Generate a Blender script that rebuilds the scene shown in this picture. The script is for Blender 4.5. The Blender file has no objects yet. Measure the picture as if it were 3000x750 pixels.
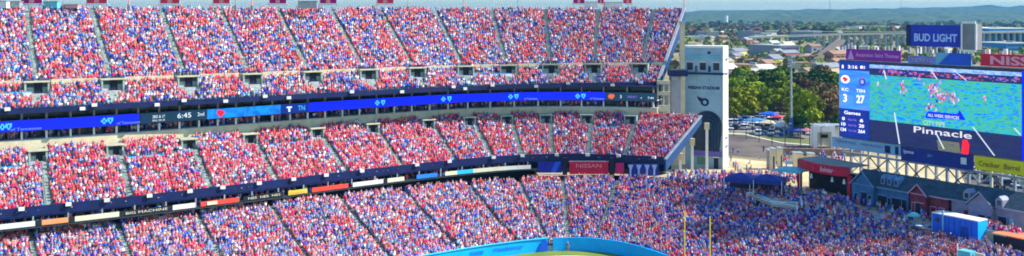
import bpy, bmesh, math, random
import numpy as np
from mathutils import Vector, Matrix
random.seed(7); rng=np.random.default_rng(11)
scn=bpy.context.scene; COL=scn.collection
R=math.radians
# ---------------------------------------------------------------- camera model (level camera 45 m above the pitch)
FL=2850.0; YH=38.0; CH=45.0; ZG=6.0
def P(px,py,z):
    t=(CH-z)*FL/(py-YH); return Vector(((px-1500)/FL*t,t,z))
def DY(px,py,Y): return Vector(((px-1500)/FL*Y,Y,CH-(py-YH)*Y/FL))
cam=bpy.data.cameras.new('camera'); co=bpy.data.objects.new('camera',cam); COL.objects.link(co)
co.location=(0,0,CH); co.rotation_euler=(R(90),0,0)
cam.sensor_width=36; cam.lens=36*FL/3000; cam.shift_y=-(375-YH)/3000; cam.clip_start=0.5; cam.clip_end=40000
scn.camera=co
# ---------------------------------------------------------------- materials
MT={}
def mat(name,col,rough=0.8,amp=0.12,scale=0.6,metal=0.0,emit=None,es=1.0,spec=0.3,bump=0.0,col2=None,rnd=0.0,detail=6):
    if name in MT: return MT[name]
    m=bpy.data.materials.new(name); m.use_nodes=True; nt=m.node_tree; b=nt.nodes['Principled BSDF']
    b.inputs['Roughness'].default_value=rough; b.inputs['Metallic'].default_value=metal
    b.inputs['Specular IOR Level'].default_value=spec
    c=(*col,1)
    if amp>0 or col2:
        tc=nt.nodes.new('ShaderNodeNewGeometry'); n=nt.nodes.new('ShaderNodeTexNoise'); n.inputs['Scale'].default_value=scale; n.inputs['Detail'].default_value=detail
        nt.links.new(tc.outputs['Position'],n.inputs['Vector'])
        r=nt.nodes.new('ShaderNodeValToRGB'); r.color_ramp.elements[0].position=0.32; r.color_ramp.elements[1].position=0.68
        d=col2 if col2 else tuple(x*(1+amp) for x in col); a=col if col2 else tuple(x*(1-amp) for x in col)
        r.color_ramp.elements[0].color=(*a,1); r.color_ramp.elements[1].color=(*d,1)
        nt.links.new(n.outputs['Fac'],r.inputs['Fac']); src=r.outputs['Color']
        if rnd>0:
            oi=nt.nodes.new('ShaderNodeObjectInfo'); h=nt.nodes.new('ShaderNodeHueSaturation')
            mp=nt.nodes.new('ShaderNodeMapRange'); mp.inputs['To Min'].default_value=1-rnd; mp.inputs['To Max'].default_value=1+rnd
            mp2=nt.nodes.new('ShaderNodeMapRange'); mp2.inputs['To Min'].default_value=0.47; mp2.inputs['To Max'].default_value=0.54
            nt.links.new(oi.outputs['Random'],mp.inputs['Value']); nt.links.new(oi.outputs['Random'],mp2.inputs['Value'])
            nt.links.new(mp.outputs['Result'],h.inputs['Value']); nt.links.new(mp2.outputs['Result'],h.inputs['Hue']); nt.links.new(src,h.inputs['Color']); src=h.outputs['Color']
        nt.links.new(src,b.inputs['Base Color'])
        if bump>0:
            bp=nt.nodes.new('ShaderNodeBump'); bp.inputs['Strength'].default_value=bump; nt.links.new(n.outputs['Fac'],bp.inputs['Height']); nt.links.new(bp.outputs['Normal'],b.inputs['Normal'])
    else: b.inputs['Base Color'].default_value=c
    if emit:
        b.inputs['Emission Color'].default_value=(*emit,1); b.inputs['Emission Strength'].default_value=es
    MT[name]=m; return m
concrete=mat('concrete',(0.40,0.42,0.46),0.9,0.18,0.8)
stair=mat('stair_concrete',(0.34,0.42,0.38),0.9,0.2,1.2)
cream=mat('cream_concrete',(0.60,0.53,0.36),0.85,0.12,0.7)
tan=mat('tan_paving',(0.52,0.40,0.23),0.9,0.2,0.25,col2=(0.42,0.33,0.22))
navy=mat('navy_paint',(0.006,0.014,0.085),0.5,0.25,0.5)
navy2=mat('navy_tent_fabric',(0.02,0.035,0.25),0.7,0.2,0.8)
royal=mat('royal_blue_steel',(0.008,0.05,0.17),0.5,0.15,0.5)
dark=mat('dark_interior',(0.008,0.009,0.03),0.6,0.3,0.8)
glass=mat('suite_glass',(0.012,0.016,0.05),0.15,0.4,0.4,spec=0.5)
white=mat('white_paint',(0.74,0.74,0.73),0.5,0.06,0.7)
greyp=mat('grey_paint',(0.30,0.31,0.36),0.6,0.12,0.7)
steel=mat('grey_steel',(0.34,0.38,0.42),0.45,0.15,0.9,metal=0.3)
dsteel=mat('dark_steel',(0.05,0.06,0.08),0.5,0.2,0.9,metal=0.3)
cyanp=mat('cyan_padding',(0.0,0.42,0.98),0.55,0.08,0.6)
blue=mat('blue_fabric',(0.01,0.12,0.75),0.5,0.08,0.6)
teal=mat('teal_fabric',(0.12,0.50,0.58),0.6,0.1,0.6)
red=mat('red_sign',(0.62,0.006,0.05),0.5,0.1,0.5)
orange=mat('orange_top',(0.85,0.22,0.09),0.6,0.15,0.8)
yellow=mat('yellow_paint',(0.90,0.66,0.06),0.45,0.08,0.5)
roofg=mat('slate_roof',(0.035,0.065,0.10),0.8,0.3,1.3)
grass=mat('grass',(0.12,0.20,0.03),0.95,0,0.25,col2=(0.20,0.25,0.045))
asphalt=mat('asphalt',(0.085,0.065,0.06),0.95,0,0.12,col2=(0.17,0.135,0.11))
def emis(name,col,s=1.0): return mat(name,(0.01,0.01,0.012),0.4,0,emit=col,es=s)
# ---------------------------------------------------------------- object helpers
ORG={}
def tag(o,label=None,cat=None,group=None,kind=None):
    if label: o['label']=label
    if cat: o['category']=cat
    if group: o['group']=group
    if kind: o['kind']=kind
    return o
def thing(name,loc,label,cat,group=None):
    o=bpy.data.objects.new(name,None); o.empty_display_size=0.5; COL.objects.link(o); o.location=loc; ORG[o.name]=Vector(loc)
    return tag(o,label,cat,group)
class MB:
    def __init__(s): s.v=[]; s.f=[]; s.m=[]; s.ms=[]
    def mi(s,m):
        if m not in s.ms: s.ms.append(m)
        return s.ms.index(m)
    def add(s,vs,fs,m):
        k=len(s.v); i=s.mi(m); s.v+=[tuple(v) for v in vs]
        for f in fs: s.f.append([k+a for a in f]); s.m.append(i)
    def box(s,c,u,v,w,m):   # centre + three half vectors
        c=Vector(c);u=Vector(u);v=Vector(v);w=Vector(w); vs=[]
        for a in(-1,1):
            for b in(-1,1):
                for d in(-1,1): vs.append(c+u*a+v*b+w*d)
        s.add(vs,[(0,1,3,2),(4,6,7,5),(0,4,5,1),(2,3,7,6),(0,2,6,4),(1,5,7,3)],m)
    def abox(s,x0,x1,y0,y1,z0,z1,m):
        s.box(((x0+x1)/2,(y0+y1)/2,(z0+z1)/2),((x1-x0)/2,0,0),(0,(y1-y0)/2,0),(0,0,(z1-z0)/2),m)
    def prism(s,poly,ext,m):  # planar polygon (world points) extruded by a vector
        n=len(poly); ext=Vector(ext); a=[Vector(p) for p in poly]; vs=a+[p+ext for p in a]
        s.add(vs,[tuple(range(n))[::-1],tuple(range(n,2*n))]+[(i,(i+1)%n,n+(i+1)%n,n+i) for i in range(n)],m)
    def tube(s,pts,rad,m,n=6,caps=True):
        pts=[Vector(p) for p in pts]; rs=rad if isinstance(rad,(list,tuple)) else [rad]*len(pts); vs=[];k=len(pts)
        for i,p in enumerate(pts):
            d=(pts[min(i+1,k-1)]-pts[max(i-1,0)]).normalized()
            a=d.cross(Vector((0,0,1)) if abs(d.z)<0.9 else Vector((1,0,0))).normalized(); b=d.cross(a)
            for j in range(n):
                t=2*math.pi*j/n; vs.append(p+(a*math.cos(t)+b*math.sin(t))*rs[i])
        fs=[(i*n+j,i*n+(j+1)%n,(i+1)*n+(j+1)%n,(i+1)*n+j) for i in range(k-1) for j in range(n)]
        if caps: fs+=[tuple(range(n)),tuple(range((k-1)*n,k*n))]
        s.add(vs,fs,m)
    def strip(s,A,B,m):     # ribbon between two polylines
        n=len(A); s.add(list(A)+list(B),[(i,i+1,n+i+1,n+i) for i in range(n-1)],m)
    def build(s,name,parent=None,label=None,origin=None,recalc=True):
        o0=Vector(origin) if origin is not None else (ORG[parent.name] if parent is not None else Vector((0,0,0)))
        me=bpy.data.meshes.new(name); me.from_pydata([(v[0]-o0.x,v[1]-o0.y,v[2]-o0.z) for v in s.v],[],s.f)
        for m in s.ms: me.materials.append(m)
        me.polygons.foreach_set('material_index',s.m)
        if recalc:
            bm=bmesh.new(); bm.from_mesh(me); bmesh.ops.recalc_face_normals(bm,faces=bm.faces); bm.to_mesh(me); bm.free()
        me.update()
        o=bpy.data.objects.new(name,me); COL.objects.link(o)
        if parent is not None: o.parent=parent; ORG[o.name]=o0
        else: o.location=o0; ORG[o.name]=o0
        if label: o['label']=label
        return o
def part(name,parent,fn,label=None):
    b=MB(); fn(b); return b.build(name,parent,label)
def bxp(name,parent,c,u,v,w,m,label=None):
    b=MB(); b.box(c,u,v,w,m); return b.build(name,parent,label)
def copy_tree(o,parent=None):
    c=o.copy(); COL.objects.link(c)
    if parent is not None: c.parent=parent
    for ch in list(o.children): copy_tree(ch,c)
    return c
def text(s,m,centre,right,up,height,name='lettering',parent=None,width=None,ext=0.03,bold=0.0,shear=0.0):
    cu=bpy.data.curves.new('t','FONT'); cu.body=s; cu.size=1; cu.align_x='CENTER'; cu.align_y='CENTER'; cu.extrude=0.0; cu.offset=bold; cu.shear=shear; cu.resolution_u=3
    t=bpy.data.objects.new('t',cu); COL.objects.link(t); bpy.context.view_layer.update()
    me=bpy.data.meshes.new_from_object(t.evaluated_get(bpy.context.evaluated_depsgraph_get())); bpy.data.objects.remove(t)
    v=np.array([p.co[:] for p in me.vertices]); 
    if len(v)==0: return None
    lo=v.min(0);hi=v.max(0); c0=(lo+hi)/2; sy=height/(hi[1]-lo[1]); sx=sy if width is None else width/(hi[0]-lo[0])
    r=Vector(right).normalized(); u=Vector(up).normalized(); n=r.cross(u); c=Vector(centre); k=MB()
    vs=[c+r*((p[0]-c0[0])*sx)+u*((p[1]-c0[1])*sy)+n*ext for p in v]; fs=[tuple(p.vertices) for p in me.polygons]
    k.add(vs,fs,m); bpy.data.meshes.remove(me)
    return k.build(name,parent,recalc=False)
# ---------------------------------------------------------------- smooth plan curves
def dense(pts,step=1.0,it=30,left=0,right=0):
    p=np.array(pts,float)
    if left>0:
        d=p[0]-p[2]; d/=np.hypot(*d); p=np.vstack([p[0]+d*left,p])
    if right>0:
        d=p[-1]-p[-3]; d/=np.hypot(*d); p=np.vstack([p,p[-1]+d*right])
    L=np.r_[0,np.cumsum(np.hypot(*np.diff(p,axis=0).T))]; n=int(L[-1]/step)+1; s=np.linspace(0,L[-1],n)
    q=np.c_[np.interp(s,L,p[:,0]),np.interp(s,L,p[:,1])]
    for _ in range(it): q[1:-1]=q[1:-1]*0.5+(q[:-2]+q[2:])*0.25
    return q
class Tier:
    def __init__(s,F,th_px,Rr,zF,zB,power=1.0):
        s.F=F; s.zF=zF; s.zB=zB; s.pw=power
        px=1500+F[:,0]/F[:,1]*FL; s.px=px
        i=np.arange(len(F)); L=np.r_[0,np.cumsum(np.hypot(*np.diff(F,axis=0).T))]; s.L=L
        kp=[]; kv=[]
        for a,t in th_px:
            j=int(np.argmin(np.hypot(F[:,0]-a[0],F[:,1]-a[1]))) if isinstance(a,tuple) else int(np.argmin(abs(px-a))); kp.append(L[j]); kv.append(t)
        th=np.interp(L,kp,kv)
        for _ in range(12): th[1:-1]=th[1:-1]*0.5+(th[:-2]+th[2:])*0.25
        s.th=th
        s.R=np.interp(L,[L[int(np.argmin(abs(px-a)))] for a,_ in Rr],[b for _,b in Rr]) if isinstance(Rr,list) else np.full(len(F),float(Rr))
    def at(s,l,r):
        l=np.asarray(l,float); x=np.interp(l,s.L,s.F[:,0]); y=np.interp(l,s.L,s.F[:,1]); t=np.radians(np.interp(l,s.L,s.th)); Rr=np.interp(l,s.L,s.R)
        z=s.zF+(s.zB-s.zF)*np.power(np.clip(r,0,2),s.pw)
        return x-np.sin(t)*Rr*r, y+np.cos(t)*Rr*r, z+0*x
    def P(s,l,r,dz=0):
        x,y,z=s.at(l,r); return Vector((float(x),float(y),float(z)+dz))
    def n(s,l):
        t=math.radians(float(np.interp(l,s.L,s.th))); return Vector((-math.sin(t),math.cos(t),0))
    def lpx(s,px): return float(s.L[int(np.argmin(abs(s.px-px)))])
def from_px(c,z): return [P(a,b,z)[:2] for a,b in c]
UF=dense(from_px([(0,325),(250,313),(500,300),(750,287),(1000,274),(1250,261),(1400,254),(1500,251),(1600,248.5),(1700,246.5),(1925,244)],28),1.0,60,left=30)
UP=Tier(UF,[((-110,150),30),(108,30.5),(350,32.5),(765,32.5),(942,31.8),(1108,31.2),(1248,29),(1387,23.5),(1500,11),(1619,1.8),(1735,-8),(1866,-16),(1925,-23)],28,27.9,45.5)
MF=dense(from_px([(0,622),(250,597),(500,570),(750,541),(1000,510.5),(1250,482),(1400,467),(1500,459.5),(1600,456),(1700,455.5),(1800,458),(1945,465)],13),1.0,40,left=30)
MI=Tier(MF,[((-110,140),29),(141,29),(382,29.5),(613,31),(818,33.5),(1018,33.3),(1183,32),(1340,27),(1440,21),(1530,10),(1624,-1),(1726,-7),(1822,-17),(1945,-38)],17,12.3,20.3)
w=[Vector((-14.9,171.3))-Vector((math.cos(R(32)),math.sin(R(32))))*d for d in (115,80,50,20)]
LFp=[tuple(a) for a in w]+[tuple(a) for a in from_px([(1252,746),(1341,730),(1427,717),(1543,702),(1606,696.5),(1650,694.5),(1699,694),(1776,699),(1854,713),(1932,737),(1965,750)],2.45)]
LFp+=[(27.8+math.cos(R(-60))*d,170.3+math.sin(R(-60))*d) for d in (12,30,60)]
LF=dense(LFp,1.0,8)
def near(x,y): return (x,y)
LO=Tier(LF,[((-100,110),31),((-30,162),31),((-9.5,175.7),29.5),((1.4,182.4),25),((6.8,184.3),13.5),((10.3,184.6),-2),((15.4,184.3),-14),((22.3,179.7),-42),((27.8,170.3),-58),((40,149),-60),((58,118),-60)],
        [(-3000,28),(1350,27.5),(1606,27),(1700,29),(1850,33),(1965,35),(2900,32)],1.35,8.3,1.15)
# lower tier ring heights rise a little behind the end zone
def lo_z_extra(px): return np.clip((px-1750)/300,0,1)*1.2
LO.R=np.interp(LO.L,[0,LO.lpx(1350),LO.lpx(1606),LO.lpx(1700),LO.lpx(1854),LO.lpx(1965),LO.L[-1]],[28,27.5,27,29,33,35,32])
LO.ex=lo_z_extra(LO.px)
_at=LO.at
def at2(l,r):
    x,y,z=_at(l,r); return x,y,z+np.interp(l,LO.L,LO.ex)*np.clip(r,0,1)
LO.at=at2
Z_=Vector((0,0,1))
# ================================================================= stands
def risers(T,rows,r0=0.0,r1=1.0,m=concrete,l0=0,l1=None,step=2.0):
    l1=T.L[-1] if l1 is None else l1; n=max(3,int((l1-l0)/step)); ls=np.linspace(l0,l1,n); b=MB()
    vs=[];fs=[]
    for k in range(rows):
        ra=r0+(r1-r0)*k/rows; rb=r0+(r1-r0)*(k+1)/rows; zt=None
        xa,ya,za=T.at(ls,ra); xb,yb,zb=T.at(ls,rb)
        o=len(vs)
        vs+=list(zip(xa,ya,za)); vs+=list(zip(xb,yb,za)); vs+=list(zip(xb,yb,zb))
        for i in range(n-1):
            fs.append((o+i,o+i+1,o+n+i+1,o+n+i)); fs.append((o+n+i,o+n+i+1,o+2*n+i+1,o+2*n+i))
    b.add(vs,fs,m); return b
def band(T,r,z0,z1,thick,m,l0=0,l1=None,step=2.0,off=0.0):
    """solid curved wall following the tier at r, between heights, thick outward (towards the back)"""
    l1=T.L[-1] if l1 is None else l1; n=max(2,int((l1-l0)/step)+1); b=MB(); vs=[];fs=[]
    for l in np.linspace(l0,l1,n):
        p=T.P(l,r); nn=T.n(l); q0=p+nn*off; q1=q0+nn*thick
        vs+=[(q0.x,q0.y,z0),(q0.x,q0.y,z1),(q1.x,q1.y,z1),(q1.x,q1.y,z0)]
    for i in range(n-1):
        for j in range(4): fs.append((4*i+j,4*i+(j+1)%4,4*i+4+(j+1)%4,4*i+4+j))
    fs+=[(0,1,2,3),tuple(4*(n-1)+j for j in range(4))]
    b.add(vs,fs,m); return b
AIS={'UP':[],'MI':[],'LO':[]}   # (l, r0, r1, halfwidth)
VOM={'UP':[],'MI':[]}
def aisle(T,key,parent,l,r0,r1,rows,w=0.5,rail=True,label=None,dzs=0.16):
    """flight of steps up the rake with a handrail"""
    AIS[key].append((l,r0,r1,w)); b=MB(); nst=max(2,int(rows*(r1-r0)*2)); 
    for k in range(nst):
        ra=r0+(r1-r0)*k/nst; rb=r0+(r1-r0)*(k+1)/nst
        a=T.P(l,ra); c=T.P(l,rb); n=T.n(l); t=Vector((n.y,-n.x,0)); z1=c.z+dzs
        mid=(a+c)/2; run=(c-a); run.z=0
        b.box((mid.x,mid.y,z1-0.35),t*w,run/2,(0,0,0.35),stair)
    o=b.build('aisle_stair',parent,label)
    if rail:
        n=T.n(l); t=Vector((n.y,-n.x,0)); h=MB(); k=max(3,int((r1-r0)*T.R[0]/2.2)); pts=[]
        for i in range(k+1):
            rr=r0+(r1-r0)*i/k; p=T.P(l,rr,dzs)+t*(w*0.9); pts.append(p+Vector((0,0,0.95)))
            h.tube([p,p+Vector((0,0,0.95))],0.04,dsteel,5)
        h.tube(pts,0.055,dsteel,5); hh=h.build('handrail',o)
    return o
# ---------- upper stand
ust=thing('upper_stand',UP.P(UP.L[-1]/2,0),'topmost tier of the grandstand, packed with fans above the blue ribbon board','grandstand')
RU=35
risers(UP,RU).build('seating_risers',ust,recalc=False)
band(UP,-0.012,27.35,28.35,0.3,navy).build('front_parapet',ust,label='navy front parapet of the top tier')
band(UP,1.0,43.0,46.0,0.3,concrete).build('back_wall',ust)
# cross aisle wall with vomitories
rX=0.19
va=[(97,215,108),(323,210,350),(530,200,563),(722,192,765),(900,188,942),(1060,180,1108),(1195,165,1248),(1345,170,1387),(1480,170,1500),(1612,170,1619),(1742,170,1735),(1880,170,1866)]
ulv=[UP.lpx(c) for _,_,c in va]
ulv=[ulv[0]-27,ulv[0]-13.6]+ulv
ord_=['first','second','third','fourth','fifth','sixth','seventh','eighth','ninth','tenth','eleventh','twelfth','thirteenth','fourteenth']
def vomitory(T,key,parent,l,r,w=2.05,h=2.1,depth=3.0,openw=0.68,m=cream,side=stair,oside=0.25):
    """entrance cut out of the rake: two cheek walls, a lintel slab and a dark doorway"""
    p=T.P(l,r); n=T.n(l); t=Vector((n.y,-n.x,0)); z=p.z+0.1
    VOM[key].append((l,r-1.3/T.R[0],r+(depth+0.2)/T.R[0],w+0.15))
    b=MB()
    for sgn in(-1,1): b.box(p+t*sgn*(w-0.15)+n*(depth/2)+Vector((0,0,h/2-0.2)),t*0.15,n*(depth/2),(0,0,h/2+0.3),side)
    b.box(p+n*0.2+Vector((0,0,h+0.12)),t*(w+0.12),n*0.35-n*0,(0,0,0.13),m)
    b.box(p+n*(depth/2+0.3)+Vector((0,0,h+0.04)),t*(w),n*(depth/2-0.25),(0,0,0.08),side)
    b.box(p+n*1.0+Vector((0,0,h/2+0.1)),t*(w-0.3),n*0.1,(0,0,h/2-0.1),side)
    b.box(p+n*0.86+Vector((0,0,h*0.72)),t*(w-0.3),n*0.04,(0,0,h*0.16),dsteel)
    o=b.build('vomitory',parent)
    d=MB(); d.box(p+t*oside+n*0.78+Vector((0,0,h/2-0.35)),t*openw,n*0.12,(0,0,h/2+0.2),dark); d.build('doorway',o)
    return o
for i,l in enumerate(ulv):
    vomitory(UP,'UP',ust,l,rX-0.05)
    aisle(UP,'UP',ust,l,rX+0.085,1.0,RU,w=0.44)
    aisle(UP,'UP',ust,l-0.3,0.02,rX-0.06,RU,w=0.62,rail=False)
edges=[0]+ulv+[UP.L[-1]]
for i in range(len(edges)-1):
    a=edges[i]+(2.5 if i>0 else 0); c=edges[i+1]-(2.5 if i<len(edges)-2 else 0)
    if c-a<1: continue
    b=MB(); n=max(2,int((c-a)/2)); ls=np.linspace(a,c,n)
    for k in range(n-1):
        p=UP.P(ls[k],rX+0.01); q=UP.P(ls[k+1],rX+0.01); mid=(p+q)/2; d=(q-p)/2; nn=UP.n(ls[k])
        b.box(mid+Vector((0,0,0.45)),d,nn*0.12,(0,0,0.95),cream)
    b.build('cross_aisle_wall',ust)
# end raker
e0=UP.P(UP.L[-1],0); e1=UP.P(UP.L[-1],1); nn=(e1-e0); tt=Vector((nn.y,-nn.x,0)).normalized()
b=MB(); b.prism([e0+Vector((0,0,-1.6)),e0+Vector((0,0,0.6)),e1+Vector((0,0,0.9)),e1+Vector((0,0,-3.5))],tt*0.5,royal); o=b.build('end_raker',ust,label='blue steel end face of the top tier')
b=MB(); b.prism([e0+Vector((0,0,0.6)),e0+Vector((0,0,1.1)),e1+Vector((0,0,1.5)),e1+Vector((0,0,0.9))],tt*0.7-tt*0.0,greyp); b.build('edge_coping',o)
# ---------- suites between upper and middle tier
sst=thing('suite_level',MI.P(MI.L[-1]/2,1),'two rows of dark glazed suites between the top and middle tiers','suites')
B=MI
def ext_l(px,T=MI):
    ls=np.linspace(0,T.L[-1],1500); x,y,z=T.at(ls,1.0); q=1500+x/y*FL; return float(ls[int(np.argmin(abs(q-px)))])
LS=ext_l(1925)

band(B,1.0,18.9,22.3,0.5,cream,l1=LS).build('concrete_ledge',sst,label='pale concrete ledge under the suites')
band(B,1.0,22.25,22.45,5,concrete,off=0.05,l1=LS).build('floor_slab',sst)
band(B,1.0,24.05,24.3,5.2,concrete,off=0.1,l1=LS).build('floor_slab',sst)
band(B,1.0,27.35,27.55,5.2,navy,off=-1.0,l1=LS).build('ceiling_slab',sst)
band(B,1.0,22.3,27.35,0.3,glass,off=3.0,l1=LS).build('glazing',sst)
b=MB(); b2=[]
l=LS-0.6; k=0
while l>4:
    for (za,zb,m) in ((22.4,24.1,white),(25.9,27.4,greyp)):
        p=B.P(l,1); n=B.n(l); t=Vector((n.y,-n.x,0))
        if k<50 and (k%1==0): bxp('column',sst,(p.x+n.x*0.3,p.y+n.y*0.3,(za+zb)/2),t*0.17,n*0.17,(0,0,(zb-za)/2),m)
    l-=4.05; k+=1
# desks of seated guests handled with the crowd
# ---------- ribbon board
rb=thing('ribbon_board',MI.P(MI.L[-1]/2,1)+Vector((0,0,24.0-21.4)),'long thin LED ribbon board glowing royal blue between the two rows of suites','display board')
band(B,1.0,23.9,26.0,0.25,dsteel,off=-0.3,l1=LS).build('casing',rb)
def ext_l(px,T=MI):   # arc position on the ribbon curve whose board point is seen at px
    ls=np.linspace(0,T.L[-1],1500); x,y,z=T.at(ls,1.0); q=1500+x/y*FL; return float(ls[int(np.argmin(abs(q-px)))])
def em_noise_(name):
    m=bpy.data.materials.new(name); m.use_nodes=True; nt=m.node_tree; b=nt.nodes['Principled BSDF']; b.inputs['Base Color'].default_value=(0.01,0.01,0.012,1)
    g=nt.nodes.new('ShaderNodeNewGeometry'); n=nt.nodes.new('ShaderNodeTexNoise'); n.inputs['Scale'].default_value=0.7; r=nt.nodes.new('ShaderNodeValToRGB'); e=r.color_ramp.elements; e[0].position=0.35; e[0].color=(0.0,0.12,0.60,1); e[1].position=0.62; e[1].color=(0.0,0.28,0.85,1)
    nt.links.new(g.outputs['Position'],n.inputs['Vector']); nt.links.new(n.outputs['Fac'],r.inputs['Fac']); nt.links.new(r.outputs['Color'],b.inputs['Emission Color']); b.inputs['Emission Strength'].default_value=0.85; MT[name]=m; return m
EB=emis('led_blue',(0.0,0.01,0.95),1.0); EC=em_noise_('led_sky_blue'); EK=emis('led_dark',(0.003,0.03,0.07),1.0)
EW=emis('led_white',(0.75,0.85,0.95),0.9); ECY=emis('led_cyan',(0.05,0.45,1.0),1.0); ER=emis('led_red',(0.75,0.01,0.03),1.0); EDB=emis('led_navy',(0.0,0.02,0.22),1.0)
ELB=emis('led_pale_blue',(0.15,0.3,1.0),0.9); EOR=emis('led_orange',(0.6,0.1,0.03),1.0); EPU=emis('led_violet',(0.25,0.12,0.9),0.9)
def seg(px0,px1,m,name='led_panel'):
    a=ext_l(px0); c=ext_l(px1); return band(B,1.0,24.02,25.9,0.05,m,l0=a,l1=c,off=-0.36,step=1.5).build(name,rb)
a0=0.5; c0=ext_l(408); band(B,1.0,24.02,25.9,0.05,EB,l0=a0,l1=c0,off=-0.36).build('led_panel',rb)
seg(410,604,EK); seg(605,820,EC); seg(821,900,EDB); seg(902,1772,EB); 
band(B,1.0,24.02,25.9,0.05,EK,l0=ext_l(1774),l1=LS-0.1,off=-0.36).build('led_panel',rb)
def rbpos(px,dz=0,off=-0.47):
    l=ext_l(px); p=B.P(l,1); t=(B.P(l+0.8,1)-B.P(l-0.8,1)); t.z=0; t.normalize(); n=Vector((-t.y,t.x,0)); return Vector((p.x,p.y,24.96+dz))+n*off,t,n
def cross_shield(px):
    c,t,n=rbpos(px-8); b=MB(); z=Vector((0,0,1))
    for u,v in ((0.55,0.22),(0.22,0.55)): b.box(c,t*u,z*v,n*0.02,ECY)
    b.box(c+t*0.0-n*0.03,t*0.12,z*0.2,n*0.01,EB)
    c,t,n=rbpos(px+9); b.prism([c+t*x+z*y for x,y in((-0.5,0.6),(-0.2,0.5),(0,0.62),(0.2,0.5),(0.5,0.6),(0.5,0),(0,-0.65),(-0.5,0))],n*0.03,ECY)
    b.prism([c+t*x+z*y-n*0.02 for x,y in((-0.1,0.3),(0.15,0.3),(0.1,-0.25),(-0.12,-0.25))],n*0.01,EB)
    b.build('emblem',rb)
for x in (15,312,1110,1305,1502,1700): cross_shield(x)
for x,w in ((75,5),(375,4.2),(1555,3.2),(1750,3.4)):
    c,t,n=rbpos(x,-0.55); text('of Tennessee',ELB,c,t,(0,0,1),0.5,parent=rb,width=w,ext=0.02)
c,t,n=rbpos(463,0.2); text('3RD & 17',EW,c,t,(0,0,1),0.55,parent=rb,ext=0.02,width=2.3)
c,t,n=rbpos(463,-0.5); text('BALL ON 34',EW,c,t,(0,0,1),0.32,parent=rb,ext=0.02,width=2.3)
c,t,n=rbpos(537,0.1); text('6:45',EW,c,t,(0,0,1),0.95,parent=rb,ext=0.02,width=2.7)
c,t,n=rbpos(586,0.15); text('2nd',EW,c,t,(0,0,1),0.7,parent=rb,ext=0.02,width=1.3)
c,t,n=rbpos(643); z=Vector((0,0,1)); b=MB(); b.prism([c+t*x+z*y for x,y in((-0.75,0.1),(-0.6,0.7),(0.5,0.6),(0.95,0.1),(0.4,-0.5),(0,-0.8),(-0.3,-0.4))],n*0.02,ER); b.build('emblem',rb)
c,t,n=rbpos(845); b=MB(); b.box(c+z*0.3,t*0.6,z*0.15,n*0.02,EW); b.box(c-z*0.25,t*0.2,z*0.4,n*0.02,EW); b.build('emblem',rb)
c,t,n=rbpos(880); text('TN',ECY,c,t,(0,0,1),1.0,parent=rb,ext=0.02,width=1.6)
c,t,n=rbpos(1792); b=MB(); b.prism([c+t*x+z*y for x,y in((-0.8,0),(-0.4,0.6),(0.7,0.5),(0.8,0),(0.3,-0.6),(-0.5,-0.5))],n*0.02,EOR); b.build('emblem',rb)
c,t,n=rbpos(1819); text('3',EW,c,t,(0,0,1),0.7,parent=rb,ext=0.02)
c,t,n=rbpos(1852); text('2ND & 7',EPU,c,t,(0,0,1),0.5,parent=rb,ext=0.02,width=2.2)
c,t,n=rbpos(1880,-0.2); text('4',EW,c,t,(0,0,1),0.4,parent=rb,ext=0.02)
c,t,n=rbpos(1908,-0.15); text('7:44',EW,c,t,(0,0,1),0.5,parent=rb,ext=0.02,width=1.4)
# ---------- middle stand
mst=thing('middle_stand',MI.P(MI.L[-1]/2,0),'middle tier of the grandstand filled mostly with fans in red, above the thin advertising strip','grandstand')
RM=21
risers(MI,RM).build('seating_risers',mst,recalc=False)
band(MI,0,11.95,13.45,0.35,navy,off=-0.2).build('front_parapet',mst,label='navy front parapet of the middle tier')
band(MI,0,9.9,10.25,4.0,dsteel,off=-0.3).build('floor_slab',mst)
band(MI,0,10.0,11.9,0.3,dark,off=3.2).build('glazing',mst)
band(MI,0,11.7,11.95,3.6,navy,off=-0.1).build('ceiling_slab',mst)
band(MI,0,6.5,9.9,0.3,dark,off=5.0).build('back_wall',mst)  # near-black wall standing in for the shadow under the tier
mlv=[MI.lpx(x) for x in (141,382,613,818,1018,1183,1340,1440,1530,1624,1726,1822)]
mlv=[mlv[0]-25,mlv[0]-12.6]+mlv
for i,l in enumerate(mlv):
    vomitory(MI,'MI',mst,l-0.8,0.80,w=1.5,h=1.9,depth=2.9,openw=0.5,m=cream if i<10 else stair)  # lintels past the bend are greyer, their shade put into the colour
    aisle(MI,'MI',mst,l,0.02,0.78,RM,w=0.48)
l=3.0;k=0
while l<MI.lpx(1560):
    p=MI.P(l,0); n=MI.n(l); t=Vector((n.y,-n.x,0)); bxp('column',mst,(p.x,p.y,11.0),t*0.12,n*0.12,(0,0,0.9),greyp if k%3 else stair); l+=5.3; k+=1
# end face of middle tier
e0=MI.P(MI.L[-1],0); e1=MI.P(MI.L[-1],1); nn=(e1-e0); tt=Vector((nn.y,-nn.x,0)).normalized()
b=MB(); b.prism([e0+Vector((0,0,-2.0)),e0+Vector((0,0,0.5)),e1+Vector((0,0,0.6)),e1+Vector((0,0,-1.0)),e0+nn*0.3+Vector((0,0,-1.9))],tt*0.5,royal); o=b.build('end_raker',mst,label='blue steel end face of the middle tier')
b=MB(); b.prism([e0+Vector((0,0,0.5)),e0+Vector((0,0,0.75)),e1+Vector((0,0,0.85)),e1+Vector((0,0,0.6))],tt*0.6,greyp); b.build('edge_coping',o)
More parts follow.
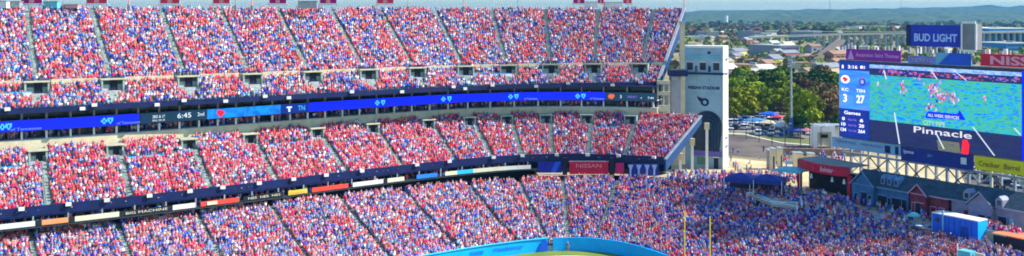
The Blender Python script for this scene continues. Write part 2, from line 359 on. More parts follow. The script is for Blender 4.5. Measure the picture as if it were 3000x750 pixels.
# accessible seating platforms (white-fronted shelves) in both tiers
def platform(T,parent,l0,l1,r,col,h=0.8,deep=1.5,dz=0.3):
    b=MB(); n=max(2,int((l1-l0)/2)); ls=np.linspace(l0,l1,n+1)
    for k in range(n):
        p=T.P(ls[k],r,dz); q=T.P(ls[k+1],r,dz); mid=(p+q)/2; d=(q-p)/2; nn=T.n(ls[k])
        b.box(mid+Vector((0,0,0.1)),d,nn*0.1,(0,0,h/2),col); b.box(mid+nn*(deep/2)+Vector((0,0,-0.1)),d,nn*(deep/2),(0,0,0.15),stair)
        b.box(mid+nn*(deep*0.8)+Vector((0,0,0.55)),d,nn*0.06,(0,0,0.1),cyanp)
    b.build('seating_platform',parent)
PLAT={'UP':[],'MI':[]}
for T,key,pa,px0,px1,r in ((MI,'MI',mst,410,590,0.66),(MI,'MI',mst,-60,100,0.66),(MI,'MI',mst,840,985,0.66),(MI,'MI',mst,1735,1800,0.62),(UP,'UP',ust,-30,95,0.115),(UP,'UP',ust,1410,1510,0.105)):
    a=T.lpx(px0) if px0>=0 else max(0,T.lpx(0)+px0/FL*T.F[T.F.shape[0]//8][1]); c=T.lpx(px1); platform(T,pa,a,c,r,white); PLAT[key].append((a,c,r-0.01,r+1.7/T.R[0]))
# small white speaker boxes along both parapets
def speaker(T,px,z,k,which):
    l=T.lpx(px); p=T.P(l,0); n=T.n(l); t=Vector((n.y,-n.x,0)); c=Vector((p.x,p.y,z))-n*0.55
    o=thing('loudspeaker',c,f'small white box loudspeaker fixed to the navy {which} parapet','loudspeaker',f'white speaker boxes on the {which} parapet')
    bxp('housing',o,c,t*0.45,n*0.22,(0,0,0.28),white); bxp('bracket',o,c+n*0.3+Vector((0,0,-0.1)),t*0.06,n*0.14,(0,0,0.05),dsteel)
for k,x in enumerate((12,236,277,453,540,655,780,848,1025,1180,1320,1355,1440,1565,1660,1790,1880)): speaker(UP,x,27.75 if k%2 else 28.3,k,'upper')
for k,x in enumerate((70,200,318,440,550,655,760,860,955,1060,1220,1310,1440,1535,1626,1725,1815,1912)): speaker(MI,x,13.3,k,'middle')
# ---------- advertising boards along the middle tier ledge
adm={'cream':mat('ad_cream',(0.72,0.70,0.50),0.6,0.05),'white':mat('ad_white',(0.75,0.75,0.70),0.6,0.05),'orange':mat('ad_orange',(0.80,0.33,0.13),0.6,0.05),
 'black':mat('ad_black',(0.02,0.02,0.03),0.5,0.1),'red':mat('ad_red',(0.80,0.07,0.04),0.6,0.05),'yellow':mat('ad_yellow',(0.70,0.55,0.04),0.6,0.05),'blue':mat('ad_blue',(0.02,0.22,0.75),0.6,0.05),'cyan':mat('ad_cyan',(0.03,0.5,0.85),0.6,0.05)}
ads=[(-120,103,'white',''),(105,124,'black',''),(127,197,'orange',''),(199,216,'black',''),(218,350,'cream',''),(352,505,'black','BIG MACHINE'),(508,570,'white',''),(582,702,'red',''),(705,835,'black','NES  NES  NES'),(840,898,'yellow','SHELL'),(908,1015,'red',''),(1028,1122,'white',''),(1124,1136,'black',''),(1138,1185,'cream',''),(1220,1280,'blue',''),(1300,1335,'cream',''),(1337,1385,'cyan',''),(1387,1470,'cream',''),(1472,1560,'white','')]
for i,(a,c,m,tx) in enumerate(ads):
    la=max(1.0,MI.lpx(0)-12) if a<0 else MI.lpx(a); lc=MI.lpx(c)
    p=MI.P((la+lc)/2,0); o=thing('advertising_banner',(p.x,p.y,10.3),'x','banner','banners along the ledge of the middle tier')
    adj={'white':'white','cream':'cream','orange':'pale orange','black':'black','red':'red','yellow':'yellow','blue':'blue','cyan':'cyan'}[m]
    L=(lc-la); nb=(ads[i-1][2]+' one on its left' if i else 'frame edge on its left'); nbr=(ads[i+1][2]+' one on its right' if i<len(ads)-1 else 'nothing on its right')
    o['label']=f'{adj} ledge banner, '+(f'between the {ads[i-1][2]} and {ads[i+1][2]} ones' if 0<i<len(ads)-1 else 'at the far left' if i==0 else 'at the far right')+f', number {i+1} from the left'
    band(MI,0,10.28,11.12,0.08,adm[m],l0=la,l1=lc,off=-0.42,step=1.5).build('board',o)
    t=MI.P((la+lc)/2+1,0)-MI.P((la+lc)/2-1,0); t.z=0; t.normalize(); n=Vector((-t.y,t.x,0)); cc=Vector((p.x,p.y,10.7))-n*0.52
    if m=='red' and a==582: bxp('panel',o,MI.P(MI.lpx(622),0,-1.6)-n*0.5,t*0.95,n*0.02,(0,0,0.3),adm['cream'])
    if tx: text(tx,adm['cream'] if m=='black' else adm['orange'],cc,t,(0,0,1),0.42,parent=o,width=min(L*0.8,7),ext=0.03)
# ---------- lower stand
lst=thing('lower_stand',LO.P(LO.lpx(1700),0),'lowest tier of seats sweeping round the corner of the field behind the blue wall','grandstand')
RL=34
risers(LO,RL,step=1.5).build('seating_risers',lst,recalc=False)
lls=[]
l5=LO.lpx(1341)
for l in (LO.lpx(1345)-13.6*5,LO.lpx(1345)-13.6*4,LO.lpx(1345)-13.6*3,LO.lpx(1345)-13.6*2,LO.lpx(1345)-13.6,LO.lpx(1345),LO.lpx(1522),LO.lpx(1605),LO.lpx(1659),LO.lpx(1738)):
    if l>1: aisle(LO,'LO',lst,l,0.02,0.99,RL,w=0.36); lls.append(l)
for l in (LO.lpx(1835),LO.lpx(1932),LO.lpx(1965)+9): aisle(LO,'LO',lst,l,0.03,0.97,RL,w=0.3,rail=False)
# ---------- field wall
fw=thing('field_wall',LO.P(LO.lpx(1660),0,-1.4),'bright blue padded wall curving round the corner of the grass field','wall')
lg0=LO.lpx(1598); lg1=LO.lpx(1612)
band(LO,-0.012,0,2.45,0.3,cyanp,l0=0,l1=lg0,step=1.0).build('padded_wall',fw,label='cyan stretch of wall left of the gate')
band(LO,-0.012,0,2.45,0.3,cyanp,l0=lg1,step=1.0).build('padded_wall',fw,label='wall right of the gate')
band(LO,-0.02,2.45,2.56,0.45,mat('wall_cap',(0.05,0.6,0.95),0.5,0.05),l0=0,l1=lg0,step=1.0).build('cap',fw)
p=LO.P((lg0+lg1)/2,0); n=LO.n(lg0); t=Vector((n.y,-n.x,0))
b=MB(); b.box((p.x,p.y,0.5),t*0.9,n*0.1,(0,0,0.5),steel); b.build('gate',fw)
l=LO.lpx(1583); p=LO.P(l,0); n=LO.n(l); t=Vector((n.y,-n.x,0)); b=MB(); pz=Vector((p.x,p.y,0))-n*0.5
b.prism([pz+t*x+Vector((0,0,y)) for x,y in((-1.3,0.1),(0.9,0.1),(0.9,1.6),(0.5,2.3),(0.0,2.2),(-0.9,0.9))],-n*0.08,blue); b.build('panel',fw,label='dark blue wedge shaped pad by the gate')
for x,s_,w_ in ((1460,'TITANS',3.0),(1505,'NASHVILLE',3.4),(1395,'TENNESSEE',3.0)):
    l=LO.lpx(x); p=LO.P(l,-0.012); t=LO.P(l+1.5,0)-LO.P(l-1.5,0); t.z=0; t.normalize(); n=Vector((-t.y,t.x,0)); text(s_,blue,Vector((p.x,p.y,1.35))-n*0.12,t,(0,0,1),0.6,parent=fw,width=w_,ext=0.03,bold=0.02)
# ---------- boxes under the middle tier at the right: banners, NISSAN board
def fbox(name,px0,px1,py0,py1,Y,m,label,cat,group=None,thick=0.15,parts=None):
    a=DY(px0,py0,Y); c=DY(px1,py1,Y); mid=(a+c)/2; o=thing(name,(mid.x,mid.y,c.z),label,cat,group)
    bxp('board',o,mid,((c.x-a.x)/2,0,0),(0,thick/2,0),(0,0,(a.z-c.z)/2),m); return o,mid
o,mid=fbox('sign_board',1668,1782,474,510,213.8,red,'red board lettered NISSAN under the middle tier above the corner seats','sign')
text('NISSAN',mat('sign_pink',(0.8,0.25,0.3),0.5,0),mid+Vector((0,-0.12,0.5)),(1,0,0),(0,0,1),0.85,parent=o,width=5.6,ext=0.0,bold=0.01)
bxp('frame',o,mid+Vector((0,0.05,1.42)),(4.4,0,0),(0,0.12,0),(0,0,0.1),greyp)
o,mid=fbox('sign_board',1576,1646,474,506,214.6,mat('poster_blue',(0.01,0.02,0.35),0.5,0.2),'blue poster with a slanted lighter corner left of the red NISSAN board','poster')
b=MB(); b.prism([mid+Vector((x,-0.1,zz)) for x,zz in((2.5,1.2),(1.3,1.2),(0.2,-1.1),(1.3,-1.1))],(0,-0.03,0),blue); b.build('stripe',o)
o,mid=fbox('sign_board',1803,1828,478,508,213.0,mat('banner_pink',(0.55,0.01,0.12),0.5,0.1),'small crimson banner just right of the red NISSAN board','banner')
o,mid=fbox('sign_board',1842,1930,480,520,212.5,navy2,'navy banner with white shapes at the right end under the middle tier','banner')
b=MB()
for x in (-3.0,-1.2,0.6,2.2): b.prism([mid+Vector((x+q,-0.1,zz)) for q,zz in((-0.5,1.3),(0.7,1.3),(0.3,0.2),(0.25,-1.0),(-0.1,-1.0),(-0.1,0.3))],(0,-0.03,0),mat('pale_blue',(0.4,0.5,0.75),0.6,0.1))
b.build('emblem',o)
for x,y0,y1,Y in ((1655,462,520,213.9),(1792,462,515,213.9)):
    a=DY(x,y0,Y); c=DY(x,y1,Y); o=thing('support_column',(c.x,c.y,c.z),f'dark column {"left" if x<1700 else "right"} of the red NISSAN board','column')
    bxp('shaft',o,(a+c)/2,(0.5,0,0),(0,0.4,0),(0,0,(a.z-c.z)/2),dark); bxp('base',o,c+Vector((0,0,0.1)),(0.62,0,0),(0,0.5,0),(0,0,0.2),dsteel)

bxp('back_kerb',mst,MI.P((LS+MI.L[-1])/2,1.0,0.3),(MI.P(MI.L[-1],1)-MI.P(LS,1))/2,MI.n(LS)*0.2,Z_*0.5,concrete)
# ================================================================= end structures, tower, scoreboard
Z=Vector((0,0,1))
# stair tower at the end of the suites
def frm(o,px0,px1,py0,py1,Y,m,th=0.5,name='beam'):
    a=DY(px0,py0,Y); c=DY(px1,py1,Y); mid=(a+c)/2; return bxp(name,o,mid,((c.x-a.x)/2,0,0),(0,th/2,0),(0,0,(a.z-c.z)/2),m)
o=thing('stair_tower',DY(1943,330,233.5),'open cream concrete stair frame closing the right end of the suites','stair tower')
for x in (1927,1944,1960): frm(o,x-2.5,x+2.5,236,385,233.5,cream,0.6,'post')
for a,c in ((236,246),(268,279),(308,326),(360,372)): frm(o,1924.5,1962.5,a,c,233.2,cream,1.0,'beam')
frm(o,1926,1961,238,385,235.5,concrete,0.3,'infill_wall')
o=thing('concrete_pier',DY(1977,420,236.5),'tall grey pier holding the right end of the top tier, beside the cream stair frame','pier')
frm(o,1963,1991,214,480,236.5,greyp,3.0,'shaft'); frm(o,1960,2010,204,222,236.0,navy,5.0,'cap_beam'); frm(o,1968,1986,222,236,234.6,concrete,0.5,'bearing')
o=thing('concrete_pier',DY(1998,420,240.5),'slim cream pier rising behind the sloping end of the top tier','pier')
frm(o,1992,2005,68,480,240.5,cream,1.4,'shaft'); frm(o,1990,2007,62,68,240.5,concrete,1.8,'cap')
# raker props under the middle tier end
for x,y0,y1,Y,lab in ((1993,455,505,226,'shortest of the three white posts under the blue sloping end of the middle tier'),(2028,412,500,230,'middle one of the three white posts under the blue sloping end of the middle tier'),(2071,366,508,238,'tallest of the three white posts, nearest the arched tower')):
    a=DY(x,y0,Y); base=Vector((a.x,a.y,ZG)); o=thing('support_post',base,lab,'post','white posts under the middle tier end')
    bxp('shaft',o,(a+base)/2,(0.28,0,0),(0,0.3,0),(0,0,(a.z-base.z)/2),white); bxp('head',o,a-Z*0.3,(0.55,0,0),(0,0.5,0),Z*0.8,cream); bxp('plinth',o,base+Z*0.3,(0.5,0,0),(0,0.5,0),Z*0.3,concrete)
# ---------- arched tower
TA=Vector((43.94,247,0)); TC=Vector((52.44,243,0)); tu=(TC-TA).normalized(); tn=Vector((tu.y,-tu.x,0)); tw=(TC-TA).length; td=-tn; TD=4.8
TH=36.7
tow=thing('stadium_tower',TA+td*TD/2+tu*tw/2+Z*ZG,'pale blue-grey square tower with a dark arched window and flame emblem, right of the stands','tower')
pw=mat('tower_panel',(0.25,0.42,0.58),0.6,0.14,0.35)  # blue of the shaded front put into the panel colour
def TP(a,z,d=0): return TA+tu*a+Z*z+td*d
def tbox(nm,a0,a1,z0,z1,d0,d1,m,parent=tow): return bxp(nm,parent,TP((a0+a1)/2,(z0+z1)/2,(d0+d1)/2),tu*(a1-a0)/2,td*(d1-d0)/2,Z*(z1-z0)/2,m)
def tz(py,px=2060): return CH-(py-YH)*245/FL
shaft=tbox('shaft',0,tw,ZG,tz(214),0,TD,pw); up=tbox('upper_storey',-0.15,tw+0.15,tz(212),tz(140),-0.15,TD+0.15,pw)
tbox('cornice',-0.4,tw+0.4,tz(140),tz(134),-0.4,TD+0.4,white)
tbox('sunlit_side_slab',tw+0.16,tw+0.5,ZG,tz(134)-0.1,-0.5,TD,white); tbox('ledge',-0.5,tw+0.5,tz(218),tz(212),-0.6,TD+0.3,navy)  # white slab over the tower's sunlit side, the light put into its colour
tbox('ledge',-0.3,tw+0.3,tz(168),tz(164),-0.45,TD+0.2,teal)
for a in (1.3,4.6,8.0):
    w_=tbox('window',a-0.75,a+0.75,tz(205),tz(183),-0.24,-0.16,glass); tbox('frame',a-0.9,a+0.9,tz(183),tz(181),-0.3,-0.16,white,w_)
for a in (2.9,6.3): tbox('window',a-0.3,a+0.3,tz(210),tz(193),-0.24,-0.16,glass)
tbox('window',5.8,6.6,tz(158),tz(150),-0.24,-0.16,glass)
for zz in (12,17,22,27): tbox('joint',0,tw,zz,zz+0.06,-0.02,0.0,greyp)
for a in (2.9,6.2): tbox('joint',a,a+0.15,tz(246),tz(228),-0.03,0.0,greyp)
text('NISSAN STADIUM',navy,TP(tw/2+0.1,tz(257),-0.01),tu,Z,0.85,parent=tow,width=8.0,ext=0.04,bold=0.04)
b=MB(); c=TP(4.75,tz(297))
b.prism([c+tu*x*1.15+Z*y*1.15-td*0.03 for x,y in((-1.5,1.15),(-0.3,0.65),(0.5,0.75),(1.1,0.35),(1.25,-0.35),(0.8,-0.95),(0.1,-1.05),(-0.5,-0.7),(-0.75,0.0),(-1.1,0.2))],-td*0.04,navy)
b.prism([c+tu*(0.35+0.5*math.cos(k*math.pi/5))+Z*(-0.2+0.5*math.sin(k*math.pi/5))-td*0.08 for k in range(10)],-td*0.03,mat('emblem_blue',(0.2,0.4,0.75),0.5,0)); b.build('emblem',tow)
ac=tz(440); ar=3.75; acx=5.75; ztop=tz(324)
pts=[(acx-ar,tz(440))]+[(acx-ar*math.cos(k*math.pi/16),ztop-ar*1.05+ar*1.05*math.sin(k*math.pi/16)) for k in range(17)]+[(acx+ar*0.8,tz(440))]
b=MB(); b.prism([TP(x,z,-0.02) for x,z in pts],-td*0.12,mat('arch_glass',(0.006,0.025,0.07),0.25,0.4,0.4)); aw=b.build('arched_window',tow)
b=MB()
for k in range(3):
    f=(k+1.6)/5; q=[TP(acx-ar*math.cos(j*math.pi/16)*f,ztop-ar*1.05+ar*1.05*math.sin(j*math.pi/16)*f-0.1,-0.2) for j in range(8,17)]+[TP(acx+ar*f,tz(438),-0.2)]
    b.tube(q,0.08,mat('mullion',(0.03,0.09,0.15),0.4,0.1),4)
b.build('mullions',aw)
tbox('plinth_band',2.2,tw+0.1,tz(456),tz(441),-0.5,-0.01,mat('violet_band',(0.12,0.10,0.42),0.6,0.1))
dd=tbox('door',tw-2.0,tw-0.9,ZG,tz(460),-0.2,-0.01,dark); tbox('frame',tw-2.2,tw-0.7,tz(460),tz(457),-0.3,-0.01,white,dd)
tbox('window',3.2,5.6,ZG+0.9,tz(460),-0.15,-0.01,mat('kiosk_green',(0.08,0.2,0.15),0.5,0.2))
# side balconies on the sunny side
for y in (170,212,400,425): tbox('balcony',tw+0.5,tw+0.9,tz(y+5),tz(y),1.5,TD-1,greyp)
# ---------- red canopy signs and flags over the back of the upper stand
sgn=mat('flag_red',(0.75,0.03,0.09),0.7,0.1); sgm=mat('flag_magenta',(0.45,0.0,0.16),0.7,0.1); pinkc=mat('flag_pink',(0.85,0.32,0.33),0.7,0.12)
tops=[(64,122,'m'),(255,312,'r'),(470,525,'r'),(625,672,'r'),(790,838,'m'),(938,985,'m'),(1105,1152,'r'),(1680,1712,'m'),(1752,1768,'m'),(1826,1850,'r')]
for i,(x0,x1,kd) in enumerate(tops):
    l=UP.lpx(min(1920,(x0+x1)/2+ (25 if x0<1200 else 0))); q=UP.P(l,1.0); Y=q.y+1.2
    a=DY(x0,-14,Y); c=DY(x1,10,Y); mid=(a+c)/2; m=sgn if kd=='r' else sgm
    o=thing('hanging_banner',(mid.x,mid.y,c.z),f'{"scarlet" if kd=="r" else "magenta"} banner on poles above the back row, {ord_[i]} from the left','banner','red banners above the top row')
    b=MB(); wv=(c.x-a.x)/2
    b.box(mid,(wv,0,0),(0,0.06,0),(0,0,(a.z-c.z)/2),m); b.build('cloth',o)
    bxp('panel',o,mid+Vector((0,-0.1,0)),(wv*0.25,0,0),(0,0.03,0),(0,0,(a.z-c.z)/2*0.9),pinkc)
    for s in(-1,1): bxp('pole',o,(mid.x+s*(wv+0.12),mid.y,(a.z+45)/2+0.3),(0.07,0,0),(0,0.07,0),(0,0,(a.z-45)/2+0.6),white)
    bxp('crossbar',o,(mid.x,mid.y,c.z-0.25),(wv+0.5,0,0),(0,0.1,0),(0,0,0.14),white)
for i,x in enumerate((140,186,378,690,738,1195,1358,1517,1770,1840,2004)):
    l=UP.lpx(min(1920,x+20)); q=UP.P(l,1.0); Y=q.y+0.8; p=DY(x,20,Y); o=thing('flag_pole',(p.x,p.y,44.8),f'{"pink" if i%2==0 else "pale"} pole standing behind the back row, {ord_[i]} pole from the left' if i<10 else 'grey pole at the right-hand top corner of the stand','pole','poles above the top row')
    b=MB(); b.tube([(p.x,p.y,44.8),(p.x,p.y,50.5)],0.16 if i%2==0 else 0.1,pinkc if i%2==0 else greyp,6); b.build('shaft',o)
    b=MB(); b.box((p.x,p.y,46.2),(0.3,0,0),(0,0.3,0),(0,0,0.5),steel); b.build('bracket',o)
# press boxes / equipment at the back row left
for i,(x0,x1,y0) in enumerate(((-20,24,4),(28,62,5),(132,172,5),(195,232,14),(875,930,4),(1712,1750,6),(1772,1822,7))):
    l=UP.lpx(max(0,x0+30)); q=UP.P(l,1.0); Y=q.y+0.5; a=DY(x0,y0,Y); c=DY(x1,24,Y); mid=(a+c)/2
    o=thing('camera_booth',(mid.x,mid.y,c.z),f'small pale screened booth on the back rail, {ord_[i]} from the left','booth','booths behind the top row')
    bxp('box',o,mid,((c.x-a.x)/2,0,0),(0,0.7,0),(0,0,(a.z-c.z)/2),[white,steel,teal,pinkc,steel,white,white][i]); bxp('roof',o,mid+Z*((a.z-c.z)/2+0.06),((c.x-a.x)/2+0.15,0,0),(0,0.85,0),(0,0,0.05),greyp)
# ---------- scoreboard
su=Vector((0.5314,-0.8471,0)).normalized(); sw_=Vector((0.8471,0.5314,0)).normalized(); SO=Vector((67.2,200,0))
def SBp(px,off=0.0):
    k=(px-1500)/FL; Y=(SO.x*sw_.x+SO.y*sw_.y+off)/(sw_.x*k+sw_.y); return Vector((k*Y,Y,0))
def SBa(px,off=0.0): return (SBp(px,off)-SO).dot(su)
def SBz(px,py,off=0.0): return CH-(py-YH)*SBp(px,off).y/FL
def SL(a,z,off=0.0): return SO+su*a+sw_*off+Z*z
def srect(nm,parent,a0,a1,z0,z1,off,th,m,label=None): return bxp(nm,parent,SL((a0+a1)/2,(z0+z1)/2,off-th/2),su*(a1-a0)/2,sw_*th/2,Z*(z1-z0)/2,m,label)
aL=SBa(2457); aR=aL+48.0; zT=SBz(2457,176); zB=SBz(2457,400)
sco=thing('scoreboard',SL((aL+aR)/2,ZG,2),'giant video scoreboard showing a blue-green game picture on steel legs behind the end zone','scoreboard')
srect('cabinet',sco,aL,aR,zB,zT,2.2,2.0,dsteel)
def em_noise(name,cols,scale,es=1.0,dist=1.0):
    m=bpy.data.materials.new(name); m.use_nodes=True; nt=m.node_tree; b=nt.nodes['Principled BSDF']; b.inputs['Base Color'].default_value=(0.01,0.01,0.012,1); b.inputs['Roughness'].default_value=0.5
    g=nt.nodes.new('ShaderNodeNewGeometry'); mp=nt.nodes.new('ShaderNodeMapping'); mp.inputs['Scale'].default_value=(0.7,0.7,2.4); n=nt.nodes.new('ShaderNodeTexNoise'); n.inputs['Scale'].default_value=scale; n.inputs['Detail'].default_value=7; n.inputs['Roughness'].default_value=0.65
    n.inputs['Distortion'].default_value=dist; r=nt.nodes.new('ShaderNodeValToRGB'); e=r.color_ramp.elements
    while len(e)<len(cols): e.new(0.5)
    for i,c in enumerate(cols): e[i].position=0.3+0.4*i/(len(cols)-1); e[i].color=(*c,1)
    nt.links.new(g.outputs['Position'],mp.inputs['Vector']); nt.links.new(mp.outputs['Vector'],n.inputs['Vector']); nt.links.new(n.outputs['Fac'],r.inputs['Fac']); nt.links.new(r.outputs['Color'],b.inputs['Emission Color']); b.inputs['Emission Strength'].default_value=es; MT[name]=m; return m
scr=em_noise('screen_turf',[(0.0,0.03,0.50),(0.0,0.16,0.85),(0.0,0.34,0.55),(0.06,0.36,0.12),(0.0,0.28,0.40),(0.0,0.10,0.80),(0.15,0.50,0.75)],0.75,1.0,0.15)
scd=em_noise('screen_dark',[(0.002,0.004,0.035),(0.006,0.012,0.09),(0.008,0.02,0.03)],0.6)
scp=em_noise('screen_panel',[(0.01,0.10,0.75),(0.04,0.24,0.8),(0.16,0.12,0.75)],0.12)
a1=SBa(2547); aS=SBa(2992)
vid=srect('video_screen',sco,a1,aS,zB+4.2,zT-2.6,0.15,0.1,scr)
srect('dark_band',vid,a1,aS,zT-2.6,zT-1.3,0.15,0.1,scd); srect('dark_band',vid,a1,aS,zB+0.1,zB+4.2,0.15,0.1,scd)
srect('fringe',vid,a1,aS,zT-1.25,zT-0.55,0.1,0.08,em_noise('screen_fringe',[(0.08,0.15,0.7),(0.3,0.5,0.9),(0.1,0.2,0.6),(0.45,0.5,0.9)],0.9))
srect('side_strip',sco,aS+0.1,aS+6,zB+0.1,zT-0.3,0.15,0.1,EB)
# players and lines shown on the screen
def sline(p0,p1,w,m,off=-0.05):
    a0,z0=SBa(p0[0]),SBz(*p0); a2,z2=SBa(p1[0]),SBz(*p1); b=MB(); b.prism([SL(a0-w,z0,off),SL(a0+w,z0,off),SL(a2+w,z2,off),SL(a2-w,z2,off)],-sw_*0.03,m); b.build('yard_line',vid)
EL=emis('screen_white',(0.55,0.65,0.75),0.9)
for p0,p1 in (((2590,205),(2597,232)),((2621,330),(2636,422)),((2728,206),(2746,232)),((2744,392),(2766,436)),((2795,206),(2832,236)),((2851,372),(2914,456)),((2972,375),(2990,395))): sline(p0,p1,0.13,EL)
b=MB(); rr=random.Random(4)
cl=[(2735,258,20,22,46),(2645,262,8,18,16),(2765,285,30,14,44),(2725,312,18,10,16),(2690,225,10,12,8),(2795,300,10,8,6),(2885,290,4,10,5),(2580,250,14,10,6)]
PC=[emis('px_pink',(0.6,0.25,0.4),0.9),emis('px_white',(0.55,0.55,0.7),0.9),emis('px_navy',(0.01,0.02,0.2),1.0),emis('px_red',(0.5,0.04,0.1),0.9),emis('px_violet',(0.25,0.15,0.6),0.9)]
for cx,cy,sx,sy,n in cl:
    for k in range(n):
        x=cx+rr.gauss(0,sx*0.5); y=cy+rr.gauss(0,sy*0.5); a=SBa(x); z=SBz(x,y); b.box(SL(a,z,-0.04),su*rr.uniform(0.07,0.2),sw_*0.02,Z*rr.uniform(0.12,0.3),rr.choice(PC))
b.build('players_picture',vid,recalc=False)
b=MB()
for k in range(150):
    x=rr.uniform(2560,2985); b.box(SL(SBa(x),zT-1.9+rr.uniform(-0.45,0.45),-0.02),su*rr.uniform(0.08,0.4),sw_*0.02,Z*rr.uniform(0.05,0.16),rr.choice(PC[2:]))
b.build('stand_picture',vid,recalc=False)['kind']='stuff'
def stri(pts,m,nm='caption_bar',off=-0.06):
    b=MB(); b.prism([SL(SBa(x),SBz(x,y),off) for x,y in pts],-sw_*0.03,m); return b.build(nm,vid)
stri([(2712,338),(2720,326),(2805,334),(2812,322),(2830,352),(2712,346)],EB)
def stext(s,px,py,wpx,hpx,m,parent,off=-0.1,bold=0.02,slope=0.0):
    c=SL((SBa(px-wpx/2)+SBa(px+wpx/2))/2,SBz(px,py),off); w=SBa(px+wpx/2)-SBa(px-wpx/2); h=hpx*SBp(px).y/FL; return text(s,m,c,su,Z,h,parent=parent,width=w,ext=0.02,bold=bold)
stext('ALL WEEK SERVICES',2765,341,92,9,EL,vid); stext('CITY\u00b7PIPE',2738,362,64,14,emis('px_green',(0.35,0.6,0.55),0.8),vid); stext('Pinnacle',2763,388,170,19,emis('cap_white',(0.6,0.62,0.72),0.9),vid,bold=0.01)
c=SL(SBa(2827),SBz(2827,431),-0.08); b=MB(); b.prism([c+su*x+Z*y for x,y in((-0.7,-1.3),(-0.4,1.3),(0.5,1.4),(0.9,0.5),(0.7,-1.4))],-sw_*0.03,ER); b.build('red_figure',vid)
stri([(2745,410),(2810,418),(2815,450),(2750,440)],em_noise('screen_crowd',[(0.02,0.04,0.05),(0.12,0.14,0.08),(0.05,0.03,0.12)],1.2),'crowd_picture',-0.02)
# score panel
zA=SBz(2457,204); zM=SBz(2457,316)
pn=srect('score_panel',sco,aL+0.1,a1-0.1,zM,zA,0.15,0.1,scp); pt=srect('header_panel',sco,aL+0.1,a1-0.1,zA,zT-0.1,0.15,0.1,EDB); pb=srect('stats_panel',sco,aL+0.1,a1-0.1,zB+0.1,zM,0.15,0.1,EDB)
ET=emis('panel_white',(0.8,0.8,1.0),1.0)
stext('1',2470,195,5,10,ET,pt); stext('3:16',2499,196,28,10,ET,pt); stext('\u25cf3',2528,197,14,9,ET,pt)
def disc(px,py,r,m,nm,par,off=-0.06,sx=1.0,n=16):
    c=SL(SBa(px),SBz(px,py),off); b=MB(); b.prism([c+su*math.cos(2*math.pi*k/n)*r*sx+Z*math.sin(2*math.pi*k/n)*r for k in range(n)],-sw_*0.03,m); return b.build(nm,par)
disc(2477,232,0.85,ET,'emblem',pn,sx=1.3)
c=SL(SBa(2477),SBz(2477,232),-0.12); b=MB(); b.prism([c+su*x*0.8+Z*y*0.8 for x,y in((-0.9,0.1),(-0.5,0.6),(0.4,0.45),(0.9,0),(0.3,-0.5),(-0.2,-0.7),(-0.4,-0.2))],-sw_*0.03,ER); b.build('emblem',pn)
disc(2527,240,0.75,emis('ring_navy',(0.01,0.03,0.25),1),'emblem',pn); disc(2527,240,0.4,emis('ring_violet',(0.3,0.3,0.9),1),'emblem',pn,-0.1); disc(2527,231,0.2,emis('ring_red',(0.5,0.02,0.1),1),'emblem',pn,-0.14)
stext('KC',2477,262,20,9,ET,pn); stext('3',2477,287,11,24,ET,pn,bold=0.03); stext('TEN',2522,266,26,9,ET,pn); stext('27',2522,291,24,24,ET,pn,bold=0.03)
stext('Games',2498,331,48,10,ET,pb)
for i,(a,c_) in enumerate((('0','6'),('10','20'),('134','264'))):
    y=349+i*16; stext(a,2472,y-2,8+4*i,10,ET,pb,bold=0.03); stext(c_,2525,y+4,10+5*i,10,ET,pb,bold=0.03); stext(('Pass Yds','Rush Yds','Tot Yds')[i],2498,y+2,24,6,EPU,pb)
# banners under the screen (things of their own)
def sbanner(px0,px1,z0,z1,off,m,label,th=0.25,cat='banner',name='banner_board',grp=None):
    a0=SBa(px0,off);a2=SBa(px1,off) if px1<3000 else a0+px1-3000
    o=thing(name,SL((a0+a2)/2,z0,off),label,cat,grp); srect('board',o,a0,a2,z0,z1,off,th,m); return o,a0,a2
pale=mat('banner_pale_blue',(0.22,0.42,0.62),0.6,0.1,0.4)
o,a,c=sbanner(2440,2641,zB-2.2,zB-0.15,0,pale,'pale blue banner strip hanging under the left end of the video screen')
for x,t_,wpx,hp in ((2480,'TENNESSEE',70,8),(2556,'FARM BUREAU',60,8)): text(t_,mat('ink_violet',(0.10,0.10,0.35),0.6,0),SL(SBa(x),zB-0.9,-0.3),su,Z,0.55,parent=o,width=5,ext=0.0)
b=MB(); b.box(SL(SBa(2603),zB-1.2,-0.3),su*0.6,sw_*0.03,Z*0.7,navy); b.box(SL(SBa(2630),zB-1.2,-0.3),su*0.35,sw_*0.03,Z*0.75,navy); b.build('emblem',o)
o,a,c=sbanner(2642,2853,zB-2.9,zB-0.15,0,navy2,'long navy banner strip under the middle of the video screen'); text('lyms',white,SL(SBa(2665),zB-1.2,-0.3),su,Z,0.8,parent=o,width=2.2,ext=0,bold=0.03)
text('ga',pale,SL(SBa(2727),zB-1.3,-0.3),su,Z,0.5,parent=o,width=1.0,ext=0); bxp('emblem',o,SL(SBa(2826),zB-1.4,-0.3),su*0.55,sw_*0.03,Z*0.6,white)
o,a,c=sbanner(2858,3020,zB-2.55,zB-0.15,-0.1,mat('banner_yellow',(0.85,0.68,0.02),0.6,0.08),'yellow banner strip with olive lettering under the right part of the video screen'); text('Cracker  Barrel',mat('ink_olive',(0.28,0.22,0.02),0.6,0),SL(SBa(2930),zB-1.35,-0.42),su,Z,0.95,parent=o,width=7.5,ext=0,bold=0.02)
